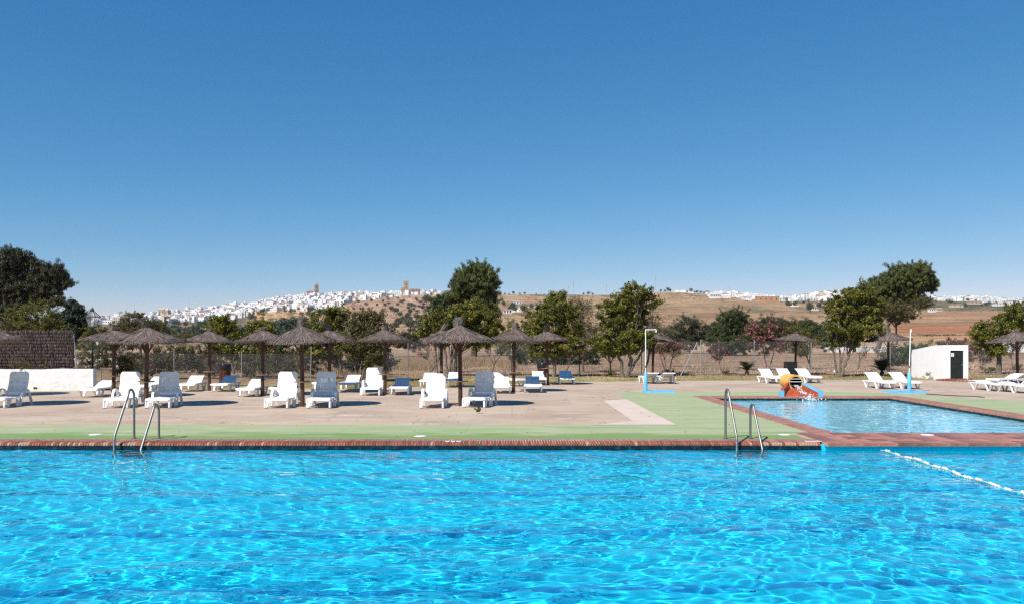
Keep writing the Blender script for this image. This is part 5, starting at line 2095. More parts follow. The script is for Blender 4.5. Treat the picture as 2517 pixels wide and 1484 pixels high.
# plants growing on the planter wall
plant('wall_shrub', 'reddish brown shrub spilling over the white planter wall', 'plant', 33.95, [(42, 893, 20, 11), (60, 896, 18, 11), (52, 905, 16, 8)], (), 'brown', 1.6, ground=.72)
plant('wall_shrub', 'small yellowish plant on the white planter wall', 'plant', 34.3, [(112, 896, 8, 9)], (), 'yellow', 1.5, ground=.72)
plant('wall_shrub', 'dry pale plant at the right end of the white planter wall', 'plant', 34.2, [(198, 898, 14, 8)], (), 'brown', 1.2, ground=.72)
plant('weed', 'little green weed at the foot of the white planter wall', 'plant', 33.6, [(88, 952, 5, 4)], (), 'citrus', 1.5, ground=0.0)

# --- right side bushes
plant('feathery_bush', 'big round feathery green bush beyond the dirt field', 'shrub', 105,
      [(1795, 800, 42, 38), (1812, 782, 32, 26), (1768, 825, 30, 30), (1800, 840, 50, 32), (1835, 830, 22, 36), (1770, 850, 34, 22)], (), 'feather', 1.1)
plant('grey_bush', 'grey green tamarisk like bush left of the feathery bush', 'shrub', 120,
      [(1690, 800, 34, 26), (1720, 815, 26, 26), (1660, 820, 24, 24), (1690, 838, 40, 22), (1740, 820, 16, 24)], (), 'grey', 1.2)
plant('grey_bush', 'brown grey bush right of the big pink oleander', 'shrub', 122,
      [(1895, 795, 32, 20), (1930, 800, 30, 18), (1865, 800, 24, 22), (1965, 800, 24, 18), (1990, 808, 26, 18), (1930, 822, 60, 20)], (), 'grey', 1.0)
plant('dark_bush', 'dark bush behind the yellow green bush on the right', 'shrub', 112, [(2005, 820, 30, 26), (1985, 800, 14, 18), (2030, 840, 26, 24)], (), 'feather', .9)
plant('yellow_bush', 'yellow green tree behind the umbrella of the water slide', 'tree', 58,
      [(1955, 820, 40, 26), (1985, 838, 30, 24), (1935, 845, 26, 20), (1970, 858, 26, 14)], [T((1995, 905), (1985, 880), (1968, 845), .06), T((1990, 900), (1990, 850), .05)], 'yellow', .9, twigs=12)
plant('oleander', 'largest oleander covered in deep pink blossoms behind the palm', 'shrub', 56,
      [(1880, 822, 42, 28), (1850, 835, 26, 22), (1910, 830, 26, 26), (1882, 850, 38, 20), (1866, 808, 22, 18)], [T((1885, 908), (1880, 880), (1872, 840), .045), T((1888, 908), (1898, 880), (1905, 840), .045)], 'oleander', .85, ('pink', 150, 0),
      twigs=8, group='oleander bushes along the fence')
plant('oleander', 'fan shaped oleander with red blossoms behind the left shower', 'shrub', 52,
      [(1648, 848, 30, 12), (1676, 852, 26, 12), (1622, 856, 22, 12)], [T((1636.5, 913), (1625, 880), (1618, 860), .04), T((1644, 913), (1652, 880), (1672, 858), .04), T((1638, 910), (1634, 870), .03)], 'oleander', .8, ('redp', 70, 0),
      twigs=8, group='oleander bushes along the fence')
plant('oleander', 'thin oleander with few pink blossoms between the fence braces', 'shrub', 50,
      [(1772, 856, 22, 14), (1755, 870, 18, 16), (1785, 862, 12, 12)], [T((1776, 917), (1768, 890), (1762, 865), .028), T((1776, 917), (1780, 885), .025)], 'oleander', .7, ('pink', 22, 0), twigs=14, group='oleander bushes along the fence')
plant('oleander', 'oleander with dark red blossoms right of the middle litter bin', 'shrub', 51,
      [(1418, 862, 26, 14), (1438, 872, 18, 12)], [T((1388, 915), (1405, 890), (1425, 868), .045), T((1404, 891), (1400, 865), .025)], 'oleander', .9, ('redp', 16, 0), twigs=8, group='oleander bushes along the fence')
plant('oleander', 'pink flowered oleander behind the white hut', 'shrub', 58, [(2325, 848, 30, 18), (2352, 852, 28, 18), (2310, 868, 26, 16), (2345, 874, 40, 16)], (), 'oleander', .9, ('pink', 80, 0), group='oleander bushes along the fence')
plant('oleander', 'red flowered oleander right above the corner of the white hut', 'shrub', 60, [(2385, 845, 26, 16), (2400, 862, 26, 16), (2372, 870, 22, 16)], (), 'oleander', .9, ('redp', 50, 0), group='oleander bushes along the fence')
plant('oleander', 'white flowered oleander at the right edge', 'shrub', 57, [(2492, 838, 24, 18), (2515, 825, 24, 20), (2480, 858, 26, 18)], [T((2495, 905), (2500, 880), (2505, 845), .04), T((2490, 905), (2484, 870), .04)], 'oleander', .85, ('whitep', 26, 0),
      group='oleander bushes along the fence')
plant('hedge_bush', 'dense green hedge left of the white hut', 'shrub', 66, [(2215, 868, 34, 20), (2252, 860, 36, 20), (2275, 878, 30, 20), (2235, 885, 46, 16), (2190, 880, 22, 16)], (), 'feather', 1.1)
plant('small_tree', 'small thin tree behind the umbrella of the right shower', 'tree', 55, [(2178, 866, 26, 16), (2195, 856, 20, 14)], [T((2170, 908), (2176, 890), (2180, 868), .04), T((2176, 890), (2195, 862), .03)], 'sparse', 1.3, ('whitep', 6, 0), twigs=16)
plant('small_tree', 'small reddish tree right of the large leafy tree', 'tree', 54, [(2132, 862, 22, 14), (2118, 852, 16, 12)], [T((2108, 907), (2116, 880), (2130, 862), .04), T((2110, 905), (2112, 870), .03)], 'sparse', 1.1, ('redp', 6, 0), twigs=16)
plant('small_tree', 'blue grey bush with pale stems right of the white hut', 'shrub', 56, [(2422, 872, 22, 16), (2440, 882, 14, 12)], [T((2414, 904), (2420, 880), .035), T((2410, 904), (2408, 878), .03)], 'grey', 1.0, twigs=8)
for u, v, d, lab in ((1643, 916, 50, 'dark green tuft at the foot of the fan shaped oleander'), (1782, 918, 49, 'low green tuft below the thin oleander'), (2430, 910, 53, 'low green tuft right of the white hut'),
                     (2502, 905, 54, 'green tuft behind the right edge umbrella post'), (1505, 920, 48, 'green tuft at the foot of the slim young tree'), (2275, 925, 44, 'dry weed at the foot of the white hut')):
    plant('tuft', lab, 'plant', d, [(u, v - 4, 15, 8)], (), 'citrus' if 'dry' not in lab else 'yellow', 1.3)
plant('feathery_bush', 'pale feathery bush beyond the umbrella right of the tallest one', 'shrub', 76,
      [(1262, 815, 40, 24), (1235, 838, 32, 22), (1290, 835, 40, 24), (1262, 858, 50, 18), (1310, 800, 24, 20)], (), 'yellow', .75)
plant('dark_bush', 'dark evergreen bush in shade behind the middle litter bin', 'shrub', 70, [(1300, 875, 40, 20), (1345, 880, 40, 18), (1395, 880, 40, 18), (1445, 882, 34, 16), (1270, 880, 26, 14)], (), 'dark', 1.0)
plant('grey_bush', 'brown grey brush between the twiggy tree and the tall pine', 'shrub', 98, [(1000, 830, 40, 16), (1030, 815, 30, 18), (970, 838, 30, 14), (1015, 848, 40, 12)], (), 'grey', .9)
plant('brown_bush', 'dry twiggy thicket right of the tallest leafy tree', 'shrub', 64, [(1630, 845, 26, 18), (1660, 860, 30, 14), (1600, 855, 24, 16)], (), 'sparse', 2.2)
plant('grey_bush', 'brown scrub behind the left hedge', 'shrub', 120, [(420, 830, 50, 12), (480, 828, 40, 12), (540, 835, 40, 12), (320, 845, 50, 14), (260, 850, 40, 14), (600, 835, 40, 12), (700, 835, 50, 12), (770, 835, 40, 12)], (), 'brown', .8)


# --- small palms
def palm(u, v, d, L, nf, label):
    q = G(u, v, -.04)
    e = empty('small_palm', label, 'palm', (q.x, q.y, -.04), group='small palms in the lawn')
    mb = MB()
    mb.lathe([(.10, 0), (.13, .08), (.11, .2), (.05, .28)], 10)
    mb.build('trunk', M['barkdark'], e)
    r = np.random.default_rng(int(u))
    for k in range(nf):
        a = 2 * math.pi * k / nf + r.normal(0, .15)
        el = r.uniform(.15, 1.15)
        l_ = L * r.uniform(.8, 1.1)
        qs = []
        P = []
        for j in range(12):
            t = j / 11
            rr_ = l_ * t * math.cos(el) * (1 + .15 * t)
            z = .26 + l_ * (t * (math.sin(el) + .25) - .50 * t * t)
            P.append(np.array([rr_ * math.cos(a), rr_ * math.sin(a), z]))
        side = np.array([-math.sin(a), math.cos(a), 0])
        for j in range(11):
            for f in (.15, .5, .85):
                c_ = P[j] * (1 - f) + P[j + 1] * f
                t = (j + f) / 11
                w_ = .30 * L * math.sin(min(1, t * 1.2 + .12) * math.pi * .92) + .02
                ax = (P[j + 1] - P[j]) / np.linalg.norm(P[j + 1] - P[j])
                for s in (-1, 1):
                    tip = c_ + side * s * w_ + ax * w_ * .7 + np.array([0, 0, w_ * .25 - .02])
                    b_ = ax * .012
                    qs.append([c_ - b_, c_ + b_, tip + b_ * .3, tip - b_ * .3])
            b_ = side * .008
            qs.append([P[j] - b_, P[j] + b_, P[j + 1] + b_, P[j + 1] - b_])
        quads_mesh('frond', np.array(qs), M['palm'], np.clip(r.normal(.4, .2, len(qs)), 0, 1), e)


palm(2152 + 16, 922, 47, 1.05, 18, 'small dark palm left of the right shower umbrella')
palm(1836, 921, 47, .85, 15, 'small yellowish palm at the edge of the lawn left of the big pink oleander')

# --- grass, stones and weeds
r = np.random.default_rng(3)


def blades(name, pts, h0, h1, wd, material, label, cat='grass', lean=.35):
    n_ = len(pts)
    h = r.uniform(h0, h1, n_)
    a = r.uniform(0, 6.28, n_)
    dx = np.stack([np.cos(a), np.sin(a), 0 * a], -1)
    ld = rand_unit(r, n_) * lean
    ld[:, 2] = 1
    tip = pts + ld * h[:, None]
    w_ = wd * r.uniform(.6, 1.4, n_)[:, None]
    V = np.stack([pts - dx * w_, pts + dx * w_, tip + dx * w_ * .2, tip - dx * w_ * .2], 1)
    o = quads_mesh(name, V, M[material], np.clip(r.normal(.5, .25, n_), 0, 1))
    return tag(o, label, cat, kind='stuff')


def scatter(n_, u0, u1, d0, d1):
    d = 1 / r.uniform(1 / d1, 1 / d0, n_)
    u = r.uniform(u0, u1, n_)
    x = (u - CU) / F * d
    return np.stack([x, d, terr_z(x, d) - .02], -1)


p1 = scatter(26000, 700, 2700, 36, 49.5)
bk = np.interp(p1[:, 0], [q[0] for q in backp], [q[1] for q in backp])
le = 48.8 - 6.0 * np.clip((1180 - (CU + F * p1[:, 0] / p1[:, 1])) / 500, 0, 1)
p1 = p1[(p1[:, 1] > bk + .12) & (p1[:, 1] < le + r.normal(0, .5, len(p1)))]
blades('lawn_grass', p1, .03, .10, .012, 'lawnblade', 'short yellowish lawn grass behind the deck')
p2 = np.concatenate([scatter(12000, 930, 1070, 56, 84), scatter(9000, 1120, 1270, 56, 84), scatter(2500, 1280, 1800, 56, 110), scatter(3000, 600, 950, 46, 60), scatter(4000, 1440, 1760, 80, 120),
                     scatter(4000, 1900, 2300, 70, 122)])
gmask = vnoise(p2[:, 0] / 2.2, p2[:, 1] / 2.2, 31)
big = p2[(gmask > .5)]
blades('dry_grass', big, .12, .60, .010, 'drygrass', 'tall straw coloured dry grass beyond the fence')
p3 = scatter(9000, 300, 2700, 44, 75)
blades('dry_weeds', p3, .05, .22, .016, 'drygrass', 'short dry weeds on the dirt behind the lawn')
p4 = scatter(13000, 900, 2700, 49.8, 120)
sz = r.uniform(.02, .085, len(p4))
mbv = []
tet = np.array([[1, 0, -.35], [-.5, .85, -.35], [-.5, -.85, -.35], [.1, .05, .75]])
for (x, y, z), s_ in zip(p4, sz):
    a = r.uniform(0, 6.28)
    c_, s2 = math.cos(a), math.sin(a)
    t4 = tet * s_ * r.uniform(.7, 1.3, (4, 3))
    t4 = np.stack([t4[:, 0] * c_ - t4[:, 1] * s2, t4[:, 0] * s2 + t4[:, 1] * c_, t4[:, 2]], -1) + (x, y, z + s_ * .3)
    mbv += [[t4[0], t4[1], t4[3], t4[3]], [t4[1], t4[2], t4[3], t4[3]], [t4[2], t4[0], t4[3], t4[3]]]
mbv = np.array(mbv)
mbv[:, 3] = mbv[:, 2] * .5 + mbv[:, 0] * .5
o = quads_mesh('clods', mbv, M['stone'])
tag(o, 'pale stones and clods scattered on the dirt field', 'stones', kind='stuff')
q = G(1175, 1015)
plant('weed', 'small straggling weed growing from a crack in the deck', 'plant', q.y, [(1176, 1004, 7, 4), (1174, 1011, 9, 3), (1178, 1016, 9, 3)], (), 'yellow', 3.0, ground=0.0)
rub = MB()
rg = random.Random(3)
for k in range(26):
    c_ = G(2420 + rg.uniform(-30, 30), 905 + rg.uniform(-4, 4), -.04)
    s_ = rg.uniform(.08, .28)
    rub.box((c_.x, c_.y, s_ * .3), (s_, s_ * .7, s_ * .6), Matrix.Rotation(rg.uniform(0, 3), 3, 'Z') @ Matrix.Rotation(rg.uniform(-.3, .3), 3, 'X'), taper=.7)
tag(rub.build('rubble', M['stone']), 'pale heap of broken stones right of the white hut', 'rubble')

# white garden wall far behind the field on the right
mb = MB()
for (ua, ub, h) in ((2030, 2098, 1.05), (2100, 2310, 1.0), (2440, 2560, 1.6)):
    d = 127
    xa, xb = (ua - CU) / F * d, (ub - CU) / F * d
    mb.box(((xa + xb) / 2, d, h / 2 - .05), (xb - xa, .4, h))
    mb.box(((xa + xb) / 2, d, h - .02), (xb - xa + .1, .55, .1))
tag(mb.build('garden_wall', M['housewhite']), 'long white garden wall beyond the dirt field on the right', 'wall')


# ------------------------------------------------------------------ the hill towns
def house_mesh(name, wx, dy, h, roof, rs, cream=False, big=False):
    mb = MB()
    mb.box((0, 0, h / 2 - 1.5), (wx, dy, h + 3))
    if roof == 'flat':
        mb.box((0, 0, h + .2), (wx * .98, dy * .98, .6))
        if rs.random() < .5:
            mb.box((wx * rs.uniform(-.25, .25), dy * .1, h + 1.2), (wx * .35, dy * .4, 2.2))
    else:
        hh = rs.uniform(1.2, 2.0)
        x, y = wx / 2 + .25, dy / 2 + .25
        mb.add([(-x, -y, h), (x, -y, h), (x, y, h), (-x, y, h), (-x, 0, h + hh), (x, 0, h + hh)],
               [(0, 1, 5, 4), (2, 3, 4, 5), (0, 4, 3), (1, 2, 5), (0, 3, 2, 1)], 1)
    nst = max(1, int(h / 3))
    for s in range(nst):
        nw = max(1, int(wx / 3.2))
        for k in range(nw):
            if rs.random() < .25:
                continue
            xx = -wx / 2 + wx * (k + .5) / nw + rs.uniform(-.4, .4)
            mb.box((xx, -dy / 2 - .02, 1.6 + 3 * s), (1.05, .12, 1.5 if rs.random() < .7 else 2.1), m=2)
        for k in range(2):
            if rs.random() < .5:
                mb.box((wx / 2 + .02, -dy / 4 + k * dy / 2, 1.6 + 3 * s), (.12, 1.0, 1.4), m=2)
                mb.box((-wx / 2 - .02, -dy / 4 + k * dy / 2, 1.6 + 3 * s), (.12, 1.0, 1.4), m=2)
    me_o = mb.build(name, [M['housecream'] if cream else M['housewhite'], M['roof'], M['opening']])
    me = me_o.data
    bpy.data.objects.remove(me_o)
    return me


rh = random.Random(17)
HM = []
HLOOK = []
for k in range(22):
    wd_, hh_, fl2 = rh.uniform(7, 14), rh.choice((4.5, 6, 6.5, 7.5, 9)), 'flat' if rh.random() < .6 else 'tile'
    cr2 = rh.random() < .12
    HM.append(house_mesh('house', wd_, rh.uniform(7, 10), hh_, fl2, rh, cream=cr2))
    HLOOK.append((('tall ' if hh_ > 7 else 'low ' if hh_ < 5 else '') + ('cream' if cr2 else 'white'), ('wide ' if wd_ > 11 else 'narrow ' if wd_ < 9 else '') + ('flat roofed' if fl2 == 'flat' else 'tile roofed')))
houses = []


def hwhere(u, v):
    if u < 1090:
        top = float(np.interp(u, [238, 400, 520, 600, 650, 700, 755, 850, 960, 1085], [783, 774, 761, 752, 742, 734, 728, 727, 725, 724]))
        r_ = 'on the skyline' if v < top + 3 else ('high up' if v < top + 14 else ('midway up' if v < top + 26 else 'low down'))
        w_ = 'at the hill town left tip' if u < 330 else 'by the towerless stone church' if u < 440 else 'above the bright leafy tree' if u < 560 else 'above the ochre cliff start' if u < 640 \
            else 'above mid ochre cliff' if u < 720 else 'below the bell tower' if u < 800 else 'right of the bell tower' if u < 880 else 'left of the castle' if u < 970 else 'at the foot of the castle'
        return r_ + ' ' + w_
    if u < 1950:
        return ('at the left' if u < 1810 else 'in the middle' if u < 1880 else 'at the right') + ' of the estate on the brown hill'
    if u < 2100:
        return ('in the front' if v > 733 else 'at the top') + ' of the blocks beside the leaning pine'
    return ('at the left' if u < 2370 else 'in the middle' if u < 2450 else 'at the right') + ' of the far right ridge town'




def town(ul, vt, ub_, vb, du, dv, group, label, jit=.35, smin=.62, smax=1.08):
    u = ul[0]
    while u < ul[-1]:
        top = np.interp(u, ul, vt)
        bot = np.interp(u, ub_, vb)
        v = top
        while v <= bot:
            houses.append((u + rh.uniform(-jit, jit) * du, v + rh.uniform(-.3, .3) * dv, rh.uniform(smin, smax), group, label))
            v += dv * rh.uniform(.8, 1.25)
        u += du * rh.uniform(.85, 1.15)


town([238, 400, 520, 600, 650, 700, 755, 850, 960, 1085], [783, 774, 761, 752, 742, 734, 728, 727, 725, 724], [238, 400, 520, 590, 630, 700, 790, 830, 870, 940, 1000, 1085],
     [797, 795, 789, 783, 766, 763, 763, 756, 741, 733, 728, 725], 7.6, 4.1, 'white houses of the hilltop town', 'white house packed into the hilltop town on the left')
town([1742, 1800, 1860, 1950], [724, 722, 726, 733], [1742, 1950], [732, 743], 7.5, 4.2, 'white houses of the estate on the brown hill', 'white house of the estate on the brown hill right of the masts', smin=.55, smax=.9)
town([1950, 2000, 2055], [737, 728, 720], [1950, 2055], [740, 738], 7.5, 5.0, 'white blocks beyond the brown hill', 'white house of the block left of the leaning pine', smin=.8, smax=1.2)
town([2290, 2400, 2530], [729, 732, 740], [2290, 2400, 2530], [741, 744, 748], 8.0, 4.6, 'white houses on the far right ridge', 'white house on the far ridge right of the leaning pine', smin=.55, smax=.9)
allh = []
for u, v, s, g_, lab in houses:
    q = place(u, v, 600)
    k = rh.randrange(len(HM))
    allh.append((s / q.y, u, v, s, g_, lab, q, k, rh.choice((0, 0, .5, -.4, .9, 1.57)) + rh.uniform(-.25, .25)))
allh.sort(key=lambda t: -t[0])
HN = 300 - 14
for i, (_, u, v, s, g_, lab, q, k, rz) in enumerate(allh[:HN]):
    o = bpy.data.objects.new('house', HM[k])
    o.location = q
    o.rotation_euler = (0, 0, rz)
    o.scale = (s, s, s)
    link(o)
    k_, roof_ = HLOOK[k]
    tag(o, ' '.join(f"{k_} {roof_} house {hwhere(u, v)}".split()[:16]), 'house', g_)
if len(allh) > HN:
    mb = MB()
    for _, u, v, s, g_, lab, q, k, rz in allh[HN:]:
        rot = Matrix.Rotation(rz, 3, 'Z')
        me = HM[k]
        b = [tuple(rot @ (vv.co * s) + q) for vv in me.vertices]
        nb_ = len(mb.v)
        mb.v += b
        for pl in me.polygons:
            mb.f.append(tuple(nb_ + i for i in pl.vertices))
            mb.m.append(pl.material_index)
    me = bpy.data.meshes.new('distant_houses')
    me.from_pydata(mb.v, [], mb.f)
    for mt in (M['housewhite'], M['roof'], M['opening']):
        me.materials.append(mt)
    me.polygons.foreach_set('material_index', mb.m)
    o = link(bpy.data.objects.new('distant_houses', me))
    tag(o, 'rest of the small white houses in the far towns', 'houses', kind='stuff')


# villas nearer by, with parts
def villa(u, v, wpx, hpx, label, d=None, roof='tile', arches=0, wm='housewhite', nwin=3, rz=0.0, sink=1.0):
    q = place(u, v) if d is None else W(u, v, d)
    s = q.y / F
    wx, h = wpx * s, hpx * s
    dy = wx * .55
    e = empty('villa', label, 'house', tuple(q), rz, group='scattered white villas')
    mb = MB()
    mb.box((0, 0, h / 2 - sink), (wx, dy, h + 2 * sink))
    wl = mb.build('wall', M[wm], e)
    mb = MB()
    if roof == 'tile':
        x, y = wx / 2 + .4, dy / 2 + .4
        hh = h * .28
        mb.add([(-x, -y, h), (x, -y, h), (x, y, h), (-x, y, h), (-x * .7, 0, h + hh), (x * .7, 0, h + hh), (-x, -y, h - .15), (x, -y, h - .15), (x, y, h - .15), (-x, y, h - .15)],
               [(0, 1, 5, 4), (2, 3, 4, 5), (3, 0, 4), (1, 2, 5), (6, 7, 1, 0), (7, 8, 2, 1), (8, 9, 3, 2), (9, 6, 0, 3), (9, 8, 7, 6)])
        mb.build('roof', M['roof'], e)
    else:
        mb.box((0, 0, h + sink * 0 + .15), (wx * 1.02, dy * 1.02, .35))
        mb.build('roof', M[wm], e)
    for k in range(nwin):
        xx = -wx / 2 + wx * (k + .5) / nwin
        mb = MB()
        hw = min(wx / nwin * .5, 1.6 if not arches else wx)
        hz = h * (.34 if not arches else .55)
        mb.box((xx, -dy / 2 - .01, h * (.52 if not arches else .36)), (hw, .14, hz))
        if arches:
            mb.lathe([(hw / 2, -.07), (hw / 2, .07)], 12)
            b = len(mb.v) - 24
            for i in range(b, len(mb.v)):
                px, py, pz = mb.v[i]
                mb.v[i] = (px + xx, pz - dy / 2 - .01, py + h * .36 + hz / 2)
        mb.build('window', M['opening'], wl)
    return e


villa(1269, 748, 26, 7, 'long white villa with two dark windows on the slope right of the tall pine', nwin=4)
villa(1280, 757, 20, 5, 'low white villa with a tiled roof below the long villa')
villa(1248, 770, 20, 8, 'white villa with dark arches right of the tall pine', arches=1, nwin=3)
villa(1268, 766, 30, 6, 'white walled villa beside the one with arches', roof='flat')
villa(1310, 756, 22, 5, 'white villa half hidden by the twiggy tree tops', roof='tile')
villa(1950, 743 + 10, 22, 5, 'small white house among bushes left of the large leafy tree')
villa(2000, 762, 22, 6, 'white house with a tiled roof left of the large leafy tree', nwin=4)
villa(2030, 760, 16, 6, 'white house partly hidden by the large leafy tree')
villa(2290, 766, 16, 7, 'pale house at the left end of the brown field')
villa(2308, 765, 15, 7, 'pinkish house at the left end of the brown field', wm='housecream')
villa(2395, 748, 30, 7, 'long cream house with a tiled roof behind the brown field', wm='housecream')
villa(2350, 755, 28, 6, 'cream barn with a sloping roof behind the brown field', wm='housecream', nwin=2)
villa(2460, 752, 34, 6, 'long white farmhouse behind the brown field', nwin=5)
villa(2488, 748, 26, 8, 'white farmhouse with a gabled roof on the right', nwin=3)
villa(1757, 734.5, 26, 15, 'white apartment block at the left end of the estate', roof='flat', nwin=6)
villa(1885, 741, 52, 11, 'orange brick building at the right end of the estate', roof='flat', wm='rust', nwin=4)
villa(1680, 719, 46, 5, 'long low white shed on the skyline right of the tallest mast', roof='flat', nwin=2)
villa(270, 796, 28, 9, 'white houses terrace at the left foot of the town', roof='flat', nwin=5)


# churches and castle
def tower_church(u, v, label):
    q = place(u, v, 900)
    s = q.y / F
    q.z += 2 * s
    e = empty('church', label, 'church', tuple(q), .35)
    k = s
    mb = MB()
    mb.box((0, 0, 10 * k), (9.5 * k, 9.5 * k, 28 * k))
    mb.box((0, 0, 24.4 * k), (10.3 * k, 10.3 * k, .9 * k))
    mb.box((0, 0, 13.2 * k), (10.1 * k, 10.1 * k, .7 * k))
    tw = mb.build('tower', M['churchstone'], e)
    for zz, hh in ((19.0, 4.6), (9.5, 3.0)):
        for rot in range(4):
            R_ = Matrix.Rotation(rot * math.pi / 2, 3, 'Z')
            mb = MB()
            mb.box(R_ @ Vector((0, -4.8 * k, zz * k)), (2.6 * k, 2.6 * k, hh * k) if rot % 2 else (2.6 * k, 2.6 * k, hh * k))
            mb.v = [tuple(R_ @ (R_.inverted() @ Vector(p_)).lerp(Vector((0, -4.8 * k, (R_.inverted() @ Vector(p_)).z)), .0)) for p_ in mb.v]
            mb.v = [(p_[0] * (.999 if True else 1), p_[1], p_[2]) for p_ in mb.v]
            # keep only a shallow recess look
            c_ = R_ @ Vector((0, -4.72 * k, zz * k))
            mb2 = MB()
            mb2.box((0, 0, 0), (2.6 * k, .25 * k, hh * k), R_)
            mb2.v = [tuple(Vector(p_) + c_) for p_ in mb2.v]
            mb2.build('belfry_opening', M['opening'], tw)
    mb = MB()
    mb.lathe([(2.6 * k, 24.8 * k), (2.6 * k, 27.5 * k), (2.2 * k, 29 * k), (1.0 * k, 30.2 * k), (.25 * k, 31 * k), (.2 * k, 33 * k)], 10)
    mb.build('cupola', M['churchstone'], tw)
    mb = MB()
    mb.box((-14 * k, 2 * k, 2.5 * k), (18 * k, 9 * k, 11 * k))
    for i in range(4):
        mb.box((-20 * k + 4.2 * k * i, -3 * k, 2.0 * k), (1.3 * k, 2.0 * k, 9 * k))
    nv = mb.build('nave', M['churchstone'], e)
    mb = MB()
    mb.add([(-23.5 * k, -2.8 * k, 8 * k), (-4.8 * k, -2.8 * k, 8 * k), (-4.8 * k, 6.8 * k, 8 * k), (-23.5 * k, 6.8 * k, 8 * k), (-23.5 * k, 2 * k, 11 * k), (-4.8 * k, 2 * k, 11 * k)],
           [(0, 1, 5, 4), (2, 3, 4, 5), (0, 4, 3), (1, 2, 5), (0, 3, 2, 1)])
    mb.build('roof', M['roof'], e)


tower_church(778, 725, 'stone church with a tall bell tower crowning the hilltop town')


def castle(u, v, label):
    q = place(u, v, 900)
    k = q.y / F
    q.z += 5 * k
    e = empty('castle', label, 'castle', tuple(q), .15)
    mb = MB()
    mb.box((0, 0, 10 * k), (12 * k, 12 * k, 34 * k))
    tw = mb.build('tower', M['churchstone'], e)
    for rot in range(4):
        R_ = Matrix.Rotation(rot * math.pi / 2, 3, 'Z')
        for xx in (-4.8, -1.6, 1.6, 4.8):
            mb = MB()
            mb.box((0, 0, 0), (1.7 * k, .9 * k, 1.6 * k), R_)
            c_ = R_ @ Vector((xx * k, -5.5 * k, 27.8 * k))
            mb.v = [tuple(Vector(p_) + c_) for p_ in mb.v]
            if abs(xx) < 4.5 or rot % 2 == 0:
                mb.build('merlon', M['churchstone'], tw)
    for zz in (20, 12):
        mb = MB()
        mb.box((0, -6.03 * k, zz * k), (2.0 * k, .2 * k, 3.6 * k))
        mb.build('window', M['opening'], tw)
    mb = MB()
    mb.box((-9 * k, -1 * k, 3 * k), (7 * k, 12 * k, 16 * k))
    mb.box((4 * k, -6 * k, 2.5 * k), (20 * k, 6 * k, 12 * k))
    nv = mb.build('nave', M['churchstone'], e)
    mb = MB()
    mb.box((24 * k, 0, 3 * k), (20 * k, 12 * k, 13 * k))
    for i in range(5):
        mb.box((16 * k + 4 * i * k, -6.6 * k, 2.6 * k), (1.4 * k, 1.8 * k, 12 * k))
    mb.build('curtain_wall', M['churchstone'], e)
    mb = MB()
    mb.box((48 * k, 2 * k, .5 * k), (30 * k, 6 * k, 9 * k))
    mb.build('outer_wall', M['churchstone'], e)


castle(998, 724, 'stone castle with a square tower on the ridge left of the tall pine')
q = place(403, 778, 900)
k = q.y / F
e = empty('stone_church', 'tall pale stone church without a tower at the left end of the town', 'church', tuple(q), -.3)
mb = MB()
mb.box((-4 * k, 0, 6 * k), (17 * k, 12 * k, 24 * k))
mb.build('nave', M['churchstone'], e)
mb = MB()
mb.box((9 * k, 1 * k, 5 * k), (13 * k, 11 * k, 21 * k))
mb.build('choir', M['churchstone'], e)
mb = MB()
mb.add([(-13 * k, -6.5 * k, 18 * k), (5 * k, -6.5 * k, 18 * k), (5 * k, 6.5 * k, 18 * k), (-13 * k, 6.5 * k, 18 * k), (-13 * k, 0, 20.5 * k), (5 * k, 0, 20.5 * k)],
       [(0, 1, 5, 4), (2, 3, 4, 5), (0, 4, 3), (1, 2, 5), (0, 3, 2, 1)])
mb.lathe([(6.5 * k, 15.5 * k), (6 * k, 17 * k), (3 * k, 20 * k), (.4 * k, 21.5 * k)], 10, (9 * k, 1 * k, 0))
mb.build('roof', M['housecream'], e)
for xx in (-8, 0, 8):
    mb = MB()
    mb.box((xx * k, (-6.03 if xx < 5 else -4.55) * k, 10 * k), (1.6 * k, .2 * k, 4 * k))
    mb.build('window', M['opening'], e)

# masts on the skyline
for u, vt, vb, lab in ((1410, 691, 748, 'thin mast on the skyline above the broad leafy tree'), (1491, 699, 750, 'thin mast on the skyline left of the tallest leafy tree'),
                       (1611, 676, 724, 'tallest banded mast on the skyline right of the tallest leafy tree'), (1792, 703, 728, 'thin mast above the estate on the brown hill'),
                       (1398, 703, 748, 'faint short mast on the skyline'), (1330, 707, 748, 'faint short mast on the skyline right of the tall pine')):
    q = place(u, vb if vb > 740 else vb, 1000) if vb < 740 else place(u, 726.5, 1000)
    ztop = W(u, vt, q.y).z - q.z
    e = empty('mast', lab, 'mast', tuple(q), group='thin masts on the skyline')
    mb = MB()
    wd = .55 if u in (1611, 1410, 1792) else .38
    for sx_, sy_ in ((-1, -1), (1, -1), (0, 1)):
        mb.tube([(sx_ * wd, sy_ * wd, -1), (sx_ * wd * .6, sy_ * wd * .6, ztop)], .10, 4)
    for i in range(14):
        z = ztop * i / 14
        a_ = [(-wd, -wd), (wd, -wd), (0, wd)]
        for j in range(3):
            mb.tube([(a_[j][0] * .9, a_[j][1] * .9, z), (a_[(j + 1) % 3][0] * .9, a_[(j + 1) % 3][1] * .9, z + ztop / 14)], .05, 3)
    mb.build('lattice', M['mast'], e)
    mb = MB()
    for f in (.97, .86, .78):
        mb.box((0, -.5, ztop * f), (1.6, .5, ztop * .035))
    mb.build('antenna', M['mast'], e)


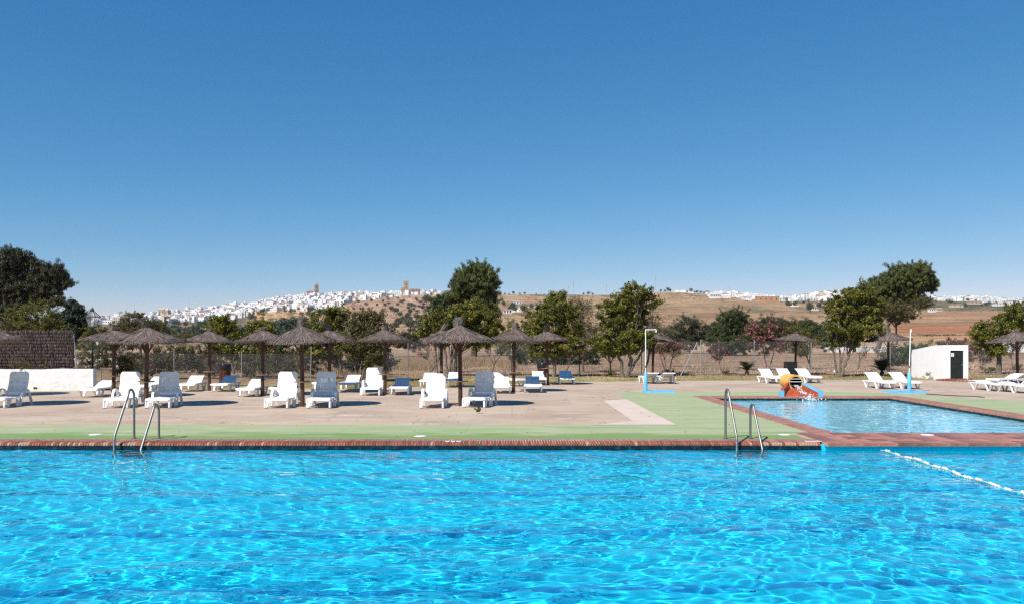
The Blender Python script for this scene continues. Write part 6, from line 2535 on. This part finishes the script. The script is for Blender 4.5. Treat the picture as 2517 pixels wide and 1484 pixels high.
# ------------------------------------------------------------------ far trees
def far_tree_mesh(name, seed, w_, h_, material, n_=420, trunk=True):
    r = np.random.default_rng(seed)
    P = []
    for k in range(5):
        c_ = np.array([r.uniform(-.25, .25) * w_, r.uniform(-.25, .25) * w_, h_ * r.uniform(.45, .72)])
        P.append(c_ + rand_unit(r, n_ // 5) * (r.uniform(.35, 1, n_ // 5) ** .5)[:, None] * np.array([w_ * .33, w_ * .33, h_ * .3]))
    P = np.concatenate(P)
    V = leaf_quads(r, P, rand_unit(r, len(P)), .11 * w_, .075 * w_, .4, .2)
    o = quads_mesh(name, V, material, np.clip(r.normal(.45, .25, len(V)), 0, 1))
    me = o.data
    bpy.data.objects.remove(o)
    return me


FT = [far_tree_mesh('crown', 40 + k, 5.5, 4.6, M['olive']) for k in range(4)]
FD = [far_tree_mesh('crown', 60 + k, 6.0, 6.5, M['farwood']) for k in range(4)]
FC = [far_tree_mesh('crown', 80 + k, 2.6, 9.0, M['farwood']) for k in range(2)]
tmb = MB()
tmb.tube([(0, 0, -1), (0, 0, 2.6)], [.22, .12], 6)
to_ = tmb.build('trunk', M['barkdark'])
TRM = to_.data
bpy.data.objects.remove(to_)


def fartree(u, v, size, pool_, name, label, group, dmin=150):
    q = place(u, v, dmin)
    e = empty(name, label, 'tree', tuple(q), rh.uniform(0, 6.28), group)
    s = size * rh.uniform(.8, 1.25)
    e.scale = (s, s, s * rh.uniform(.85, 1.15))
    link(bpy.data.objects.new('crown', rh.choice(pool_)), e)
    link(bpy.data.objects.new('trunk', TRM), e)


# olive trees on the brown hill
og = 'olive trees on the brown hill left of the tall pine'
for u, v in ((926, 753), (946, 754), (955, 749), (977, 752), (986, 746), (1003, 752), (1012, 757), (1020, 755), (1030, 757), (1040, 752), (1006, 762), (1018, 764), (1038, 762), (1026, 770), (1010, 774),
             (1045, 770), (1055, 766), (985, 778), (1000, 786), (1010, 790), (1022, 788), (1034, 785), (1048, 790), (990, 795), (1002, 800), (1016, 802), (1030, 806), (980, 805), (970, 812), (1005, 812),
             (1025, 742), (1034, 746), (1022, 738), (1040, 737), (1060, 742), (1070, 746), (960, 765), (970, 770), (978, 768), (940, 775), (1062, 755), (1072, 762), (880, 745), (900, 752), (912, 742)):
    fartree(u, v, 1.0, FT, 'olive_tree', 'small dark olive tree dotted on the brown hill left of the tall pine', og, 400)
for u in (1048, 1052, 1058, 1064):
    fartree(u, 748 + rh.uniform(-2, 3), 1.5, FD, 'hill_tree', 'dark bushy tree in the clump on the brown hill left of the tall pine', 'dark clump on the brown hill', 500)
# skyline trees
for u, s in ((1232, .8), (1240, 1.0), (1252, .9), (1262, 1.2), (1277, 1.1), (1290, 1.1), (1318, .6), (1338, .6), (1347, .5), (1358, .8), (1366, .7), (1375, .6), (1386, .5), (1435, 1.0), (1447, 1.4), (1456, 1.2), (1500, .5),
             (1625, 1.2), (1634, 1.1), (1641, 1.5), (1648, 1.4), (1690, 1.2), (1698, 1.5), (1706, 1.3), (1714, 1.3), (1722, 1.2), (1730, 1.1), (1738, 1.1)):
    q0 = float(terr_v(u, 1850))
    fartree(u, q0 + 1.0, s * .9, FD, 'skyline_tree', 'small dark tree on the skyline of the brown upland', 'trees on the upland skyline', 900)
# trees round the towns, the cliff and the far right
tg = 'dark trees scattered round the white towns'
tl = 'dark tree among the white houses and slopes far away'
for (n_, u0, u1, v0, v1, s, pool_) in ((16, 640, 800, 762, 772, 1.1, FD), (14, 740, 830, 766, 785, 1.2, FD), (14, 600, 650, 766, 795, 1.1, FD), (10, 400, 560, 797, 806, 1.1, FD), (10, 270, 400, 798, 806, 1.0, FD),
                                       (14, 1930, 2050, 742, 758, 1.1, FD), (18, 2295, 2517, 742, 764, 1.0, FD), (10, 1990, 2050, 757, 768, 1.1, FD), (8, 1230, 1310, 752, 772, 1.0, FD),
                                       (10, 500, 850, 735, 765, .55, FD), (10, 850, 1060, 728, 745, .7, FD), (3, 1995, 2012, 744, 748, 1.3, FC)):
    for k in range(n_):
        u = rh.uniform(u0, u1)
        v = rh.uniform(v0, v1)
        tw_ = 'on the cliff below the hilltop town' if 590 < u < 860 and v > 760 else 'below the left of the hilltop town' if u < 600 else 'among the houses of the hilltop town' if u < 900 else 'below the castle' if u < 1100 else 'by the villas right of the tall pine' if u < 1400 else 'below the white blocks left of the leaning pine' if u < 2100 else 'before the far right ridge town'
        fartree(u, v, s, pool_, 'town_tree', ('slim ' if pool_ is FC else '') + 'dark green tree ' + tw_, tg, 250)
# the wood below the cliff and the valley thickets
plant('woodland', 'dark green pine wood below the ochre cliff', 'woodland', 430,
      [(650, 812, 34, 12), (690, 800, 34, 14), (730, 798, 34, 14), (770, 802, 34, 14), (800, 808, 30, 12), (700, 815, 50, 12), (755, 818, 50, 12), (710, 790, 22, 9), (745, 788, 22, 9)], (), 'far', 1.0, stuff=True)
plant('woodland', 'blue green thicket in the valley below the left of the town', 'woodland', 420,
      [(420, 808, 26, 10), (455, 815, 24, 9), (500, 808, 34, 10), (490, 820, 40, 10), (570, 815, 40, 11), (610, 808, 24, 12), (630, 795, 16, 12), (390, 818, 30, 9)], (), 'far', 1.0, stuff=True)
plant('woodland', 'thicket on the slope behind the grey green bushes', 'woodland', 300,
      [(1640, 815, 30, 12), (1760, 805, 24, 12), (1900, 808, 50, 8), (1970, 808, 40, 10), (2030, 800, 30, 14), (1560, 815, 40, 14), (1450, 818, 50, 12), (1360, 820, 50, 10)], (), 'far', .9, stuff=True)

# scrub and stubble dotted over the upland and the slopes
r = np.random.default_rng(44)
nn = 11000
u = r.uniform(300, 2540, nn)
d = 1 / r.uniform(1 / 1800, 1 / 260, nn)
V0 = terr_v(u, d)
ok = ~((u > 1585) & (u < 2010) & (V0 > 742) & (V0 < 800)) & ~((u > 2180) & (V0 > 766) & (V0 < 822)) & (vnoise(u / 30, V0 / 8, 12) > .43)
u, d = u[ok], d[ok]
x = (u - CU) / F * d
z = terr_z(x, d)
per = 7
sz = r.uniform(.5, 1.5, len(u)) * np.clip(d / 700, .5, 1.6)
C = np.repeat(np.stack([x, d, z], -1), per, 0)
S_ = np.repeat(sz, per)
off = rand_unit(r, len(C)) * S_[:, None] * np.array([.7, .7, .35])
off[:, 2] = np.abs(off[:, 2])
V = leaf_quads(r, C + off, rand_unit(r, len(C)), S_[:, None] * .9, S_[:, None] * .6, .5, .3)
o = quads_mesh('hill_scrub', V, M['scrub'], np.clip(r.normal(.5, .3, len(C)), 0, 1))
tag(o, 'low scrub dotted over the distant dry hills', 'scrub', kind='stuff')

# dry leaves blown over the deck
r = np.random.default_rng(8)
nn = 260
P = np.stack([r.uniform(-16, 16, nn), r.uniform(17.2, 34, nn), np.full(nn, .016)], -1)
P = P[~((P[:, 0] > 6.2) & (P[:, 0] < 13.8) & (P[:, 1] < 30.3))]
V = leaf_tris(r, P, np.tile([0, 0, 1.0], (len(P), 1)), .06, .03, 1.5, 1.0)
V[..., 2] = np.maximum(V[..., 2], .0125)
tag(quads_mesh('fallen_leaves', V, M['brownbush'], np.clip(r.normal(.5, .3, len(V)), 0, 1)), 'scattered dry leaves blown over the deck', 'leaves', kind='stuff')

# thin haze over the whole valley
mb = MB()
mb.box((0, 1200, 68), (5600, 3000, 150))
hm = bpy.data.materials.new('thin_haze')
hm.use_nodes = True
n = hm.node_tree
n.nodes.clear()
ho = n.nodes.new('ShaderNodeOutputMaterial')
pv = n.nodes.new('ShaderNodeVolumePrincipled')
pv.inputs['Color'].default_value = (0.86, 0.93, 1.0, 1)
pv.inputs['Density'].default_value = 0.00004
pv.inputs['Anisotropy'].default_value = 0.0
n.links.new(pv.outputs[0], ho.inputs['Volume'])
tag(mb.build('haze', hm), 'thin pale haze over the valley', kind='stuff')
